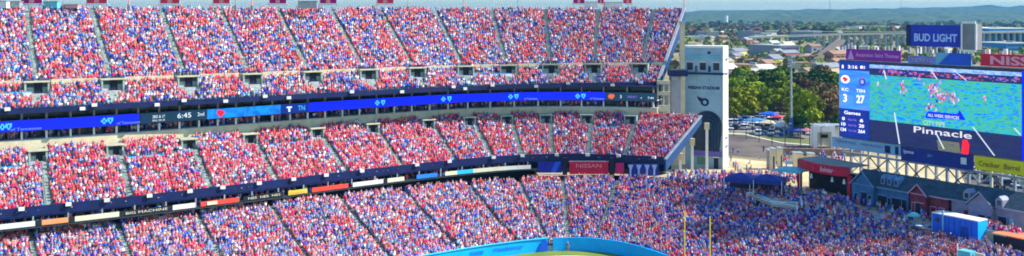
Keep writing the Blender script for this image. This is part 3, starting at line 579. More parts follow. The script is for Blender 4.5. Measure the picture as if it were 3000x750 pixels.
# signs above the screen
zs=SBz(2483,143); zt=SBz(2483,179)
o,a,c=sbanner(2481,2641,zT+0.15,zs,0.4,mat('purple_sign',(0.24,0.012,0.38),0.5,0.25,0.2,col2=(0.42,0.02,0.28)),'purple sign with a white logo above the left end of the scoreboard',cat='sign'); mm=mat('sign_lilac',(0.62,0.35,0.72),0.5,0)
text('Ascension Saint Thomas',mm,SL(SBa(2568),(zT+zs)/2+0.1,0.08),su,Z,0.75,parent=o,width=SBa(2632)-SBa(2506),ext=0,bold=0.02)
cc=SL(SBa(2492),(zT+zs)/2,0.08); b=MB(); b.prism([cc+su*x+Z*y for x,y in((-0.8,-0.9),(0.8,-0.9),(0,1.1))],-sw_*0.03,mm); b.build('emblem',o)
zt=SBz(2665,72,0.6); zb=SBz(2665,134,0.6)
o,a,c=sbanner(2665,2836,zb,zt,0.6,mat('beer_blue',(0.006,0.03,0.45),0.45,0.15,0.3),'tall blue sign lettered BUD LIGHT standing above the scoreboard',th=0.8,cat='sign')
text('BUD LIGHT',mat('sign_pale',(0.40,0.55,0.95),0.5,0),SL((a+c)/2,(zt+zb)/2-0.35,-0.25),su,Z,1.5,parent=o,width=(c-a)*0.74,ext=0.0,bold=0.035)
srect('frame',o,a-0.1,a+0.7,zb,zt,-0.22,0.1,navy); srect('frame',o,c-0.7,c+0.1,zb,zt,-0.22,0.1,navy)
for x in (2680,2720,2760,2800,2830): srect('leg',o,SBa(x)-0.12,SBa(x)+0.12,zT,zb,0.8,0.3,greyp)
o,a,c=sbanner(2840,2877,zb-0.3,SBz(2840,69,0.6),0.6,mat('grey_louvre',(0.22,0.22,0.25),0.7,0.15,0.5),'grey louvred box with a white rim beside the BUD LIGHT sign',th=2.0,cat='cabinet',name='equipment_cabinet')
zz0=zb-0.3; zz1=SBz(2840,69,0.6)
for q in ((a-0.1,c+0.1,zz1,zz1+0.4),(a-0.1,c+0.1,zz0-0.4,zz0),(c,c+0.3,zz0,zz1),(a-0.3,a,zz0,zz1)): srect('rim',o,*q,-1.35,0.2,white)
zt=SBz(2880,157); 
o,a,c=sbanner(2879,3011,zT+0.3,zt,0.2,red,'dark red sign lettered NISSAN above the right part of the scoreboard',th=0.6,cat='sign'); 
text('NISSAN',mat('sign_rose',(0.75,0.32,0.45),0.5,0),SL(SBa(2905)+6.2,(zT+0.3+zt)/2,-0.42),su,Z,1.55,parent=o,width=12.4,ext=0,bold=0.03)
zt=SBz(2668,163)
o,a,c=sbanner(2662,2742,zT+0.1,zt,0.3,mat('banner_violet',(0.16,0.22,0.55),0.6,0.3,0.8),'small violet-blue sign between the purple and the blue triangular signs'); text('TICKETS',mm,SL((a+c)/2,(zT+zt)/2,-0.0),su,Z,0.7,parent=o,width=4.5,ext=0)
o,a,c=sbanner(2743,2848,zT+0.1,zt+0.8,0.3,mat('banner_teal',(0.15,0.42,0.62),0.6,0.1),'teal sign with a large royal blue triangle under the BUD LIGHT sign'); b=MB(); b.prism([SL(a+(c-a)*x,zT+0.15+(zt+0.7-zT)*y,0.02) for x,y in((0.08,0),(1,0),(1,0.95),(0.42,1.0))],-sw_*0.03,mat('sign_royal',(0.01,0.09,0.62),0.5,0.1)); b.build('triangle',o)
# catwalk above screen
b=MB()
for k in range(60):
    a=aL+0.8*k
    if rr.random()<0.7: b.box(SL(a,SBz(2665,140,0.6)-0.3+rr.uniform(-0.3,0.1),0.9),su*rr.uniform(0.1,0.3),sw_*0.2,Z*rr.uniform(0.3,0.7),rr.choice([steel,dsteel,white,greyp]))
b.box(SL((aL+aR)/2,zT+0.1,1.2),su*24,sw_*0.9,Z*0.12,steel); b.build('catwalk',sco)
# legs and truss
k=0
for a in np.arange(aL+2.5,aR,4.3):
    col=cream if k%3==1 else steel
    for off in (0.8,3.8):
        bxp('leg',sco,SL(a,(ZG+zB)/2-0.1,off),su*0.22,sw_*0.22,Z*((zB-ZG)/2-0.1),col if off<2 else steel)
    for (z0,z1) in ((zB-7.2,zB-3.3),(zB-3.3,zB-7.2)):
        b=MB(); b.tube([SL(a,z0,0.8),SL(a+4.3,z1,0.8)],0.13,dsteel if k%2 else steel,5); b.build('brace',sco)
    k+=1
for z in (zB-3.2,zB-7.3,zB-0.1): bxp('beam',sco,SL((aL+aR)/2,z,1.0),su*23.8,sw_*0.2,Z*0.22,steel)
# ---------- houses
HO=38.0-49.6+0.0
def HP(px): return SBp(px,HO)
H0=HP(2500); 
def ha(px): return (HP(px)-H0).dot(su)
def hz(px,py,dd=0): return CH-(py-YH)*HP(px).y/FL
def HL(a,d,z): return H0+su*a+sw_*d+Z*z
ZP=9.45
def house(label,px0,px1,z_e,z_r,wm,tm,gab,dorm,doors,wins,depth=6.0):
    a0=ha(px0);a1_=ha(px1); o=thing('concession_house',HL((a0+a1_)/2,depth/2,ZP),label,'house','small houses behind the end zone')
    bxp('wall',o,HL((a0+a1_)/2,depth/2,(ZP+z_e)/2),su*(a1_-a0)/2,sw_*depth/2,Z*(z_e-ZP)/2,wm)
    b=MB(); b.prism([HL(a0-0.3,-0.4,z_e),HL(a0-0.3,depth/2,z_r),HL(a0-0.3,depth+0.4,z_e)],su*(a1_-a0+0.6),roofg); rf=b.build('roof',o)
    b=MB(); b.box(HL((a0+a1_)/2,-0.45,z_e-0.08),su*((a1_-a0)/2+0.3),sw_*0.06,Z*0.12,tm); b.build('gutter',rf)
    sl=(z_r-z_e)/(depth/2+0.4)
    if gab:
        g0,g1,ga=ha(gab[0]),ha(gab[1]),gab[2]; gc=(g0+g1)/2
        b=MB(); b.prism([HL(g0,-0.9,ZP),HL(g1,-0.9,ZP),HL(g1,-0.9,z_e),HL(gc,-0.9,ga-0.25),HL(g0,-0.9,z_e)],sw_*0.85,wm); b.build('gable_wall',o)
        b=MB()
        for s in(-1,1):
            e=g0-0.35 if s<0 else g1+0.35; q=[HL(e,-1.15,z_e-0.3),HL(gc,-1.15,ga),HL(gc,depth/2,ga),HL(e,depth/2,z_e-0.3)]; b.prism(q,Z*0.18,roofg)
            b.prism([HL(e,-1.2,z_e-0.32),HL(gc,-1.2,ga-0.05),HL(gc,-1.2,ga+0.25),HL(e,-1.2,z_e-0.02)],-sw_*0.08,tm)
        b.box(HL(gc,-0.97,z_e),su*(g1-g0)/2,sw_*0.05,Z*0.08,tm); b.build('gable_roof',rf)
    for dpx,dz0,hw in dorm:
        a=ha(dpx); dd=(dz0-z_e)/sl-0.4
        b=MB(); b.prism([HL(a-hw,dd-0.1,dz0),HL(a+hw,dd-0.1,dz0),HL(a+hw,dd-0.1,dz0+1.15),HL(a,dd-0.1,dz0+1.75),HL(a-hw,dd-0.1,dz0+1.15)],sw_*2.0,tm); dm=b.build('dormer',rf)
        b=MB(); b.box(HL(a,dd-0.13,dz0+0.65),su*hw*0.5,sw_*0.03,Z*0.4,glass); b.build('pane',dm)
    for px,w_,h_,mm_,off in doors:
        a=ha(px); d=bxp('door',o,HL(a,off-0.05,ZP+h_/2),su*w_,sw_*0.05,Z*h_/2,mm_); bxp('frame',d,HL(a,off-0.06,ZP+h_+0.08),su*(w_+0.12),sw_*0.07,Z*0.08,tm)
    for px,w_,z0,z1,mm_,off in wins:
        a=ha(px); d=bxp('window',o,HL(a,off-0.05,(z0+z1)/2),su*w_,sw_*0.05,Z*(z1-z0)/2,mm_); bxp('frame',d,HL(a,off-0.06,z1+0.06),su*(w_+0.1),sw_*0.07,Z*0.06,tm)
        for s in (-1,1): bxp('frame',d,HL(a+s*(w_+0.05),off-0.06,(z0+z1)/2),su*0.05,sw_*0.06,Z*(z1-z0)/2,tm)
clap=mat('blue_clapboard',(0.045,0.14,0.32),0.7,0.2,0.8); trimb=mat('pale_blue_trim',(0.12,0.26,0.46),0.6,0.1); brick=mat('red_brick',(0.20,0.035,0.06),0.8,0.3,1.0); trimp=mat('pink_trim',(0.52,0.28,0.42),0.6,0.1); stone=mat('grey_stone',(0.26,0.24,0.34),0.8,0.2,0.9); trimg=mat('grey_trim',(0.26,0.27,0.38),0.6,0.1); rdoor=mat('red_door',(0.22,0.005,0.03),0.5,0.2)
house('blue clapboard house with a pale-edged gable and three dormers, leftmost behind the end zone',2503,2662,hz(2503,534),hz(2503,498),clap,trimb,(2505,2568,hz(2540,502)),[(2583,hz(2583,540),0.42),(2602,hz(2602,543),0.42),(2622,hz(2622,547),0.42)],[(2540,0.5,2.4,dark,-0.9),(2585,0.9,2.2,dark,0),(2628,1.0,2.2,dark,0)],[(2518,0.3,ZP+0.9,ZP+2.0,glass,-0.9),(2558,0.3,ZP+0.9,ZP+2.0,glass,-0.9),(2606,0.3,ZP+0.8,ZP+2.0,glass,0),(2650,0.5,ZP+0.3,ZP+2.2,glass,0)])
house('small brick house with pink gable edges, between the blue and the grey houses',2668,2778,hz(2668,562),hz(2668,524),brick,trimp,(2676,2722,hz(2697,540)),[],[(2698,0.45,2.3,dark,-0.9),(2712,0.2,2.3,rdoor,-0.9)],[(2686,0.25,ZP+0.7,ZP+2.2,rdoor,-0.9),(2735,0.5,ZP+0.4,ZP+1.9,rdoor,0),(2760,0.5,ZP+0.4,ZP+1.9,rdoor,0)])
house('grey stone house with a wide gable, red door and two dormers',2788,3010,hz(2788,582),hz(2788,540),stone,trimg,(2846,2915,hz(2878,562)),[(2832,hz(2832,584),0.62),(2931,hz(2931,606),0.62)],[(2832,0.42,2.4,rdoor,0),(2885,0.5,2.3,dark,-0.9),(2908,0.25,2.3,brick,-0.9)],[(2868,0.3,ZP+0.9,ZP+1.9,glass,-0.9),(2937,0.7,ZP+0.5,ZP+2.4,dark,0),(2965,0.3,ZP+0.5,ZP+2.4,teal,0)])
# long dark roof strip behind the houses
o=thing('concourse_roof',HL(ha(2660),9,12),'long dark teal roof running behind the three small houses','roof'); tr=mat('teal_roof',(0.06,0.13,0.19),0.7,0.25,0.5)
b=MB(); b.prism([HL(ha(2490),7.0,13.7),HL(ha(2490),9.5,14.3),HL(ha(2490),11.6,13.7)],su*(ha(3010)-ha(2490)+8),tr); b.build('slab',o)
for x in range(2500,3001,50): bxp('post',o,HL(ha(x),9.5,(ZP+13.6)/2),su*0.12,sw_*0.12,Z*(13.6-ZP)/2,steel)
# ---------- red fronted bar
bo=[]
for px,ob in ((2340,2.0),(2360,0.4),(2385,-0.6),(2420,-0.8),(2455,-0.3),(2487,0.6)): p=SBp(px,HO+ob); bo.append(p)
bar=thing('bar_pavilion',bo[3]+sw_*3+Z*ZP,'bar pavilion with a curved crimson fascia and pale script, left of the houses','pavilion')
b=MB(); A=[p+Z*13.9 for p in bo]; C=[p+Z*15.7 for p in bo]; 
for i in range(len(bo)-1): b.prism([A[i],A[i+1],C[i+1],C[i]],sw_*0.3,red)
b.build('fascia',bar)
b=MB(); b.prism([p+Z*15.5 for p in bo]+[bo[-1]+sw_*6+Z*15.5,bo[0]+sw_*6+Z*15.5],Z*0.15,mat('bar_roof',(0.25,0.23,0.22),0.8,0.2)); b.build('roof',bar)
for p in (bo[0],bo[-1]): bxp('corner_column',bar,p+Z*(ZP+14)/2-Z*0+sw_*0.3,su*0.35,sw_*0.35,Z*(14-ZP)/2,red)
b=MB(); b.prism([bo[0]+sw_*3+Z*ZP,bo[-1]+sw_*3+Z*ZP,bo[-1]+sw_*3+Z*13.9,bo[0]+sw_*3+Z*13.9],sw_*0.2,dark); b.build('back_wall',bar)
for x in (2377,2438,2473):
    p=SBp(x,HO+0.2)+Z*13.0; b=MB(); b.tube([p+Z*0.4,p-Z*0.5],[0.12,0.32],white,8); b.build('lamp_shade',bar)
p=(bo[2]+bo[3])/2*0.35+(bo[3]+bo[4])/2*0.65; d_=(bo[4]-bo[2]).normalized(); text('Budweiser',mat('sign_pinkpale',(0.75,0.45,0.55),0.5,0),p+Z*14.85-sw_*0.35,d_,Z,0.95,parent=bar,width=3.0,ext=0.05,bold=0.02,shear=0.25)
for x in (2380,2446):
    p=SBp(x,HO-1.0)+Z*14.9; b=MB(); b.prism([p+su*q*0.5+Z*y*0.4 for q,y in((-0.9,0.6),(0,0.25),(0.9,0.6),(0.9,-0.6),(0,-0.25),(-0.9,-0.6))],-sw_*0.03,sgn); b.build('emblem',bar)
# ---------- tents, canopies, container, booth
def canopy(name,c,hx,hy,z0,z1,pk,mtop,mval,label,cat='tent',rot=su,val=0.5,group=None,back=None):
    u=rot; v=Vector((-u.y,u.x,0)); c=Vector(c); c.z=0; o=thing(name,c+Z*z0,label,cat,group)
    b=MB(); q=[c+u*sx*hx+v*sy*hy+Z*z1 for sx,sy in((-1,-1),(1,-1),(1,1),(-1,1))]; b.add(q+[c+Z*(z1+pk)],[(0,1,4),(1,2,4),(2,3,4),(3,0,4)],mtop)
    b.add(q+[a-Z*0.12 for a in q],[(0,1,2,3),(4,5,6,7)],mtop); b.build('roof',o)
    b=MB()
    for i in range(4):
        a=q[i];d=q[(i+1)%4]; n=(d-a).cross(Z).normalized(); b.prism([a,d,d-Z*val,a-Z*val],n*0.04,mval)
    b.build('valance',o)
    for a in q: bxp('pole',o,Vector((a.x,a.y,(z0+z1)/2)),u*0.05,v*0.05,Z*(z1-z0)/2,white)
    if back:
        a,d=q[2],q[3]; b=MB(); b.prism([a-v*0.1,d-v*0.1,d-v*0.1-Z*(z1-z0-0.1),a-v*0.1-Z*(z1-z0-0.1)],v*0.05,back); b.build('back_wall',o)
    return o
p=P(2172,512,12.6); canopy('party_tent',(p.x,p.y,0),2.9,2.4,9.4,12.2,0.9,navy2,navy2,'left one of two navy party tents at the edge of the plaza','tent',Vector((0.9,-0.43,0)),0.9,'navy tents on the plaza edge',navy)
p=P(2250,516,12.6); canopy('party_tent',(p.x,p.y,0),3.1,2.4,9.4,12.2,0.9,navy2,navy2,'right one of two navy party tents, nearer the teal awning','tent',Vector((0.9,-0.43,0)),0.9,'navy tents on the plaza edge',navy)
p=P(2320,486,14.2); o=canopy('awning',(p.x,p.y,0),2.6,2.6,9.4,13.6,0.5,teal,teal,'teal awning with white legs left of the crimson bar fascia','awning',Vector((0.8,-0.6,0)),0.35)
p=P(2283,488,13.4); bxp('end_post',o,(p.x,p.y,11.5),(0.18,0,0),(0,0.18,0),Z*2.1,white); p2=P(2310,472,15); bxp('white_vent',o,(p.x+1.9,p.y-0.2,14.3),(0.7,0,0),(0,0.6,0),Z*0.3,white)
b=MB(); base=Vector((68.9,159.6,0)); cu_=Vector((0.5314,-0.8471,0)); LEN=8.0
o=thing('stage_container',base+cu_*4+sw_*1.3+Z*8.4,'royal blue container-like stage box with its top coloured sunlit white, above the end zone crowd','container')
def cb(nm,a0,a1,d0,d1,z0,z1,m,par=None): return bxp(nm,par or o,base+cu_*(a0+a1)/2+sw_*(d0+d1)/2+Z*(z0+z1)/2,cu_*(a1-a0)/2,sw_*(d1-d0)/2,Z*(z1-z0)/2,m)
cb('side_wall',0,LEN,0,2.6,8.4,12.2,blue); cb('top',-0.05,LEN+0.05,-0.05,2.65,12.2,12.36,white); cb('sunlit_end',LEN,LEN+0.06,0.02,2.58,8.5,12.15,cyanp); cb('post',2.0,2.25,-0.3,-0.08,9.8,13.0,pale); cb('top_rail',-0.02,0.1,-0.04,0,8.5,12.2,pale)  # sunlight on top and right end put into their white and cyan colours
base=Vector((74.6,150.8,0)); o=thing('counter_booth',base+cu_*5+sw_*1.5+Z*8.2,'black booth with an orange counter top at the far right edge of the crowd','booth')
cb('body',0,11,0,3.2,8.2,10.8,dark); cb('counter_top',-0.1,11.1,-0.15,3.3,10.8,10.98,orange); cb('edge_trim',-0.12,2.2,-0.2,-0.15,10.75,11.0,cream)
base=Vector((73.6,155.2,0)); o=thing('timber_deck',base+cu_*3+sw_*2+Z*9,'pale timber deck behind the container and the orange-topped booth','deck')
cb('deck',0,7,0.5,4.0,9.2,10.0,mat('pale_timber',(0.62,0.48,0.26),0.8,0.15)); cb('railing',0,7,0.45,0.55,10.0,10.8,mat('rail_tan',(0.55,0.42,0.3),0.8,0.1))
def umbrella(c,zb,zt,r,m1,m2,label):
    o=thing('umbrella',(c.x,c.y,zb),label,'umbrella'); b=MB(); n=12; ring=[Vector((c.x+math.cos(2*math.pi*k/n)*r,c.y+math.sin(2*math.pi*k/n)*r,zt-0.45)) for k in range(n)]; rin=[Vector((c.x+math.cos(2*math.pi*k/n)*r*0.5,c.y+math.sin(2*math.pi*k/n)*r*0.5,zt-0.12)) for k in range(n)]
    b.add(ring+rin,[(k,(k+1)%n,n+(k+1)%n,n+k) for k in range(n)],m1); b.add(rin+[Vector((c.x,c.y,zt))],[(k,(k+1)%n,n) for k in range(n)],m2); b.add([q-Z*0.18 for q in ring]+ring,[(k,(k+1)%n,n+(k+1)%n,n+k) for k in range(n)],m1); b.build('canopy',o)
    b=MB(); b.tube([(c.x,c.y,zb),(c.x,c.y,zt)],0.05,steel); b.build('pole',o)
umbrella(P(2678,625,11.3),8.9,11.5,1.05,teal,mat('mint',(0.45,0.8,0.72),0.6,0.05),'mint green umbrella at the foot of the brick house')
umbrella(P(2692,662,10.6),8.0,10.8,1.15,dark,pale,'black umbrella with a pale blue crown among the crowd left of the blue container')
base=P(2806,712,10.3); base.z=0; o=thing('stair_booth',base+cu_*1.2+sw_*0.8+Z*7.5,'small cyan box with a pale ramp in front of the blue container','booth')
cb('box',0,2.0,0,1.5,7.4,9.3,teal); cb('ramp',2.2,3.6,0.9,1.2,8.2,9.2,cream); cb('post',-0.1,0.05,-0.1,0.05,7.4,10.2,white)
# white railings of the terrace in the end zone stand
def railing(pts,z,label,zb=1.0):
    q=[P(x,y,z) for x,y in pts]; o=thing('railing',q[0]-Z*zb,label,'railing')
    b=MB(); b.tube(q,0.15,white,5); b.tube([a-Z*0.45 for a in q],0.09,white,5); b.build('top_rail',o)
    b=MB(); b.prism
    for i in range(len(q)-1):
        n=max(1,int((q[i+1]-q[i]).length/1.3))
        for k in range(n): c=q[i].lerp(q[i+1],k/n); b.tube([c-Z*zb,c],0.08,white,4)
    b.build('baluster_row',o); return o
railing([(2188,566),(2205,563),(2226,550),(2262,548),(2292,550),(2318,566),(2346,580),(2350,600)],9.6,'upper white railing of the terrace in the end zone stand',0.8)
railing([(2190,568),(2225,572),(2262,590),(2300,594),(2333,592),(2336,612)],9.0,'lower white railing of the terrace in the end zone stand',0.8)
railing([(2300,492),(2301,560)],9.9,'short white stair rail beside the navy tent',1.0)
up_=[(2188,566),(2226,552),(2262,550),(2294,552),(2318,568),(2346,582)]; lo_=[(2336,606),(2300,600),(2262,596),(2222,580)]
q=[P(x,y,9.0) for x,y in up_+lo_]; o=thing('terrace',q[0],'white-edged standing terrace with a short stair, between the navy tents and the crowd','terrace')
b=MB(); b.prism([p-Z*0.5 for p in q],Z*0.5,stair); b.build('slab',o); b=MB()
for i in range(len(q)): a,c=q[i],q[(i+1)%len(q)]; n=(c-a).cross(Z).normalized(); b.prism([a-Z*0.55,c-Z*0.55,c+Z*0.12,a+Z*0.12],n*0.12,white)
b.build('fascia',o); b=MB(); a=P(2340,588,9.0)
for k in range(7): b.box(a+Vector((0.9,-0.5*k-0.5,-0.1-0.2*k)),(0.8,0,0),(0,0.25,0),(0,0,0.12),white)
b.build('stair',o)
cdoor=mat('door_seam',(0.005,0.05,0.35),0.5,0.1); base=Vector((68.9,159.6,0)); o=[x for x in COL.objects if x.name=='stage_container'][0]
for k in range(1,8): cb('rib',k*1.0-0.03,k*1.0+0.03,-0.05,-0.01,8.5,12.1,cdoor)
cb('door',5.2,6.4,-0.07,-0.02,8.5,11.0,cdoor); cb('vent',0.6,1.4,-0.07,-0.02,11.0,11.6,dsteel); cb('sill_rail',0,LEN,-0.08,-0.02,8.4,8.55,dsteel)
# ---------- goal posts
ga=Vector((27.2,153.3,0)); gb=Vector((30.4,149.4,0)); gm=(ga+gb)/2; gd=(gb-ga).normalized(); gq=Vector((0.7,0.55,0)).normalized()
gp=thing('goal_post',(gm.x+gq.x*1.8,gm.y+gq.y*1.8,0),'yellow goal post whose two slim uprights stand in front of the end zone crowd','goal post')
for p in (ga,gb): b=MB(); b.tube([Vector((p.x,p.y,3.05)),Vector((p.x,p.y,13.75))],0.085,yellow,8); b.build('upright',gp)
b=MB(); b.tube([ga+Z*3.05,gb+Z*3.05],0.085,yellow,8); b.build('crossbar',gp)
b=MB(); b.tube([gm+Z*3.05,gm+gq*0.9+Z*2.9,gm+gq*1.6+Z*2.3,gm+gq*1.8+Z*1.4,gm+gq*1.8],0.09,yellow,8); b.build('gooseneck',gp)
# ================================================================= crowd
def cluster(x,y,seed,s):
    r=np.random.default_rng(seed); v=0
    for k in range(7):
        a=r.uniform(0,6.28); f=r.uniform(0.5,1.6)/s; v=v+np.sin((x*np.cos(a)+y*np.sin(a))*f*2*np.pi+r.uniform(0,6.28))
    return v/2.6
def seats(T,key,rows,occ,r0=0.0,r1=1.0,pitch=0.53):
    out=[]
    for k in range(rows):
        r=r0+(r1-r0)*(k+0.45)/rows
        l=np.linspace(0,T.L[-1],1200); x,y,z=T.at(l,r); d=np.r_[0,np.cumsum(np.hypot(np.diff(x),np.diff(y)))]
        n=int(d[-1]/pitch); s=(np.arange(n)+rng.uniform(0,1))*pitch+rng.normal(0,0.06,n); s=s[(s>0)&(s<d[-1]-0.3)]; ll=np.interp(s,d,l)
        zt=T.at(ll,np.full(len(ll),r0+(r1-r0)*k/rows))[2]
        xx=np.interp(s,d,x); yy=np.interp(s,d,y); keep=rng.random(len(s))<occ
        for (al,ra,rb,w) in AIS[key]:
            if ra<=r<=rb:
                a=np.interp(al,l,d); keep&=abs(s-a)>w+0.18
        for (vl,ra,rb,w) in VOM.get(key,[]):
            if ra<=r<=rb: a=np.interp(vl,l,d); keep&=abs(s-a)>w+0.1
        for (la,lc,ra,rb) in PLAT.get(key,[]):
            if ra<=r<=rb: keep&=~((ll>la)&(ll<lc)&(rng.random(len(s))<0.75))
        th=np.radians(np.interp(ll,T.L,T.th)); yaw=np.arctan2(-np.cos(th),np.sin(th))
        m=keep; out.append(np.c_[xx[m],yy[m],zt[m],yaw[m],np.full(m.sum(),r),ll[m]])
    return np.vstack(out)
A_up=seats(UP,'UP',RU,0.95); A_mi=seats(MI,'MI',RM,0.94); A_lo=seats(LO,'LO',RL,0.95)
def pxof(a): return 1500+a[:,0]/a[:,1]*FL
def pyof(a,dz=1.2): return YH+(CH-a[:,2]-dz)*FL/a[:,1]
A_lo=A_lo[~((A_lo[:,4]>0.885)&(pxof(A_lo)>2450)&(rng.random(len(A_lo))<0.85))]; A_up=A_up[(pxof(A_up)>-120)]; A_mi=A_mi[pxof(A_mi)>-120]; A_lo=A_lo[(pxof(A_lo)>-120)&(pxof(A_lo)<3120)&(pyof(A_lo)<850)]
# keep clear of the boxes that stand in the end zone stand
def clear(a,base,u,v,a0,a1,d0,d1):
    rel=a[:,:2]-np.array(base[:2]); p=rel@np.array(u[:2]); q=rel@np.array(v[:2]); return a[~((p>a0)&(p<a1)&(q>d0)&(q<d1))]
for bs,r_ in (((68.9,159.6),(-0.4,8.4,-0.5,3.4)),((74.6,150.8),(-0.4,11.5,-0.5,3.8)),((73.6,155.2),(-0.3,7.5,0.2,4.5)),((base.x,base.y) if False else (P(2806,712,10.3).x,P(2806,712,10.3).y),(-0.3,4.7,-0.3,1.9))): A_lo=clear(A_lo,bs,tuple(cu_),tuple(sw_),*r_)
# guests in the suites, people on the plaza and terraces
def scatter(n,fn): return np.array([fn() for _ in range(n)])
g=[]
for i in range(420):
    l=rng.uniform(2,ext_l(1920)); p=MI.P(l,1); nn_=MI.n(l); d=rng.uniform(0.7,2.4); t=MI.th[0]; g.append((p.x+nn_.x*d,p.y+nn_.y*d,22.45 if rng.random()<0.8 else 24.3,math.atan2(-nn_.y,-nn_.x),0,0))
for i in range(260):
    l=rng.uniform(2,MI.lpx(1550)); p=MI.P(l,0); nn_=MI.n(l); d=rng.uniform(0.3,2.6); g.append((p.x+nn_.x*d,p.y+nn_.y*d,9.75,math.atan2(-nn_.y,-nn_.x),0,0))
A_su=np.array(g)
g=[]
for i in range(120):   # in front of the houses and the bar
    a=rng.uniform(ha(2330),ha(3060)); d=-abs(rng.normal(0,1.6))-1.6; q=HL(a,d,ZP); g.append((q.x,q.y,ZP-0.05,rng.uniform(0,6.28),0,0))
for i in range(260):   # plaza left of the bar
    px=rng.uniform(1960,2345); py=rng.uniform(500,522) ; q=P(px,py,10.6); g.append((q.x,q.y,ZP-0.05,rng.uniform(0,6.28),0,0))
for i in range(110):
    px=rng.uniform(2130,2480) if i<50 else rng.uniform(2360,2480); py=rng.uniform(430,490); q=P(px,py,ZG+1); g.append((q.x,q.y,ZG,rng.uniform(0,6.28),0,0))
for i in range(60):
    q=Vector((73.6,155.2,0))+cu_*rng.uniform(0,7)+sw_*rng.uniform(0.7,3.8); g.append((q.x,q.y,10.0,rng.uniform(0,6.28),0,0))
A_pl=np.array(g)
# colour model: shirt palettes
PAL=np.array([(0.84,0.05,0.09),(0.72,0.02,0.15),(0.88,0.16,0.16),(0.86,0.36,0.45),(0.025,0.04,0.34),(0.03,0.12,0.68),(0.16,0.42,0.86),(0.76,0.76,0.86),(0.42,0.44,0.58),(0.04,0.04,0.11),(0.46,0.22,0.66),(0.68,0.52,0.48),(0.18,0.38,0.52)])
def pick(a,base,seed,redc,bluec):
    n=len(a); w=np.tile(np.array(base,float),(n,1)); c1=cluster(a[:,0],a[:,1]*1.0+a[:,2],seed,9); c2=cluster(a[:,0],a[:,1]+a[:,2],seed+5,5); c3=cluster(a[:,0],a[:,1]+a[:,2],seed+9,3.2)
    fr=np.exp(redc*(c1*0.7+c2*0.6)); fb=np.exp(bluec*np.clip(c3-0.75,0,2)*3.0-0.5*c1)
    w[:,0:4]*=fr[:,None]; w[:,4:7]*=fb[:,None]
    w/=w.sum(1,keepdims=True); cs=w.cumsum(1); u=rng.random((n,1)); i=(u>cs).sum(1); col=PAL[np.clip(i,0,len(PAL)-1)]*rng.uniform(0.75,1.15,(n,1)); return np.clip(col+rng.normal(0,0.012,(n,3)),0.005,0.9),i
#            red  crim coral pink navy royal lblue white grey black purp tan teal
b_up=[ .15,.08,.22,.14,.08,.10,.08,.11,.08,.03,.08,.06,.03]
b_mi=[ .27,.24,.17,.14,.05,.03,.03,.09,.05,.02,.05,.02,.01]
b_lo=[ .11,.08,.12,.15,.09,.10,.11,.12,.08,.03,.13,.04,.03]
b_ez=[ .08,.09,.04,.08,.17,.24,.12,.09,.07,.02,.17,.03,.03]
c_up,_=pick(A_up,b_up,3,1.6,1.5); c_mi,_=pick(A_mi,b_mi,13,1.2,0.7); 
pl=pxof(A_lo); ez=np.clip((pl-1650)/350,0,1); cA,iA=pick(A_lo,b_lo,23,1.4,0.9); cB,iB=pick(A_lo,b_ez,33,1.6,0.8); mk=rng.random(len(pl))<ez; c_lo=np.where(mk[:,None],cB,cA); i_lo=np.where(mk,iB,iA)
c_su,_=pick(A_su,b_up,43,0.2,0.2); c_pl,_=pick(A_pl,b_ez,53,0.3,0.2)
ALL=np.vstack([A_up,A_mi,A_lo,A_su,A_pl]); CC=np.vstack([c_up,c_mi,c_lo,c_su,c_pl])
# individuals: the 300 that show largest (nearest, inside the frame)
x_=pxof(A_lo); y_=pyof(A_lo,0.9); dist=np.hypot(A_lo[:,0],A_lo[:,1]); inside=(x_>4)&(x_<2996)&(y_<742); order=np.argsort(np.where(inside,dist,9e9))
NIND=288; ind=order[:NIND]; off=len(A_up)+len(A_mi); keep=np.ones(len(ALL),bool); keep[off+ind]=False
IND=[(A_lo[i],c_lo[i],int(i_lo[i])) for i in ind]
S=ALL[keep]; SC=CC[keep]; N=len(S)
print('CROWD',N,'up',len(A_up),'mi',len(A_mi),'lo',len(A_lo))
# low template (local: +x forward)
def tmpl():
    V=[];F=[];G=[]
    def ring(z,hx,hy,cx=0,cy=0): V.extend([(cx+hx,cy-hy,z),(cx+hx,cy+hy,z),(cx-hx,cy+hy,z),(cx-hx,cy-hy,z)])
    def side(a,b,g):
        for j in range(4): F.append((a+j,a+(j+1)%4,b+(j+1)%4,b+j)); G.append(g[j] if isinstance(g,tuple) else g)
    ring(0.88,0.10,0.15); ring(1.36,0.12,0.22); ring(1.47,0.05,0.08); side(0,4,0); side(4,8,0)
    ring(1.46,0.075,0.065,0.01); ring(1.64,0.10,0.085,0.01); ring(1.76,0.06,0.055); side(12,16,(1,1,2,1)); side(16,20,(1,2,2,2)); F.append((20,21,22,23)); G.append(2)
    for s in(-1,1):
        a=len(V); ring(1.40,0.05,0.05,0,s*0.21); ring(1.12,0.045,0.045,0.04,s*0.27); ring(1.08,0.035,0.035,0.28,s*0.19); side(a,a+4,0); side(a+4,a+8,1)
    a=len(V); ring(0.0,0.08,0.13); ring(0.88,0.10,0.15); side(a,a+4,3)
    return np.array(V),F,np.array(G)
TV,TF,TG=tmpl(); VB=TV.copy(); up_=VB[:,2]>=0.88; VB[up_,2]-=0.40
VB[-8:]=[(0.55,-0.15,0.36),(0.55,0.15,0.36),(-0.05,0.15,0.36),(-0.05,-0.15,0.36),(0.55,-0.15,0.56),(0.55,0.15,0.56),(-0.05,0.15,0.58),(-0.05,-0.15,0.58)]
VA2=TV.copy(); # arms raised
for k in (24,36): VA2[k+4:k+8,2]+=0.34; VA2[k+8:k+12,2]+=0.75; VA2[k+8:k+12,0]-=0.15
nv=len(TV); nf=len(TF); pose=rng.random(N); base_=np.where((pose<0.45)[:,None,None],VB[None],np.where((pose<0.57)[:,None,None],VA2[None],TV[None]))
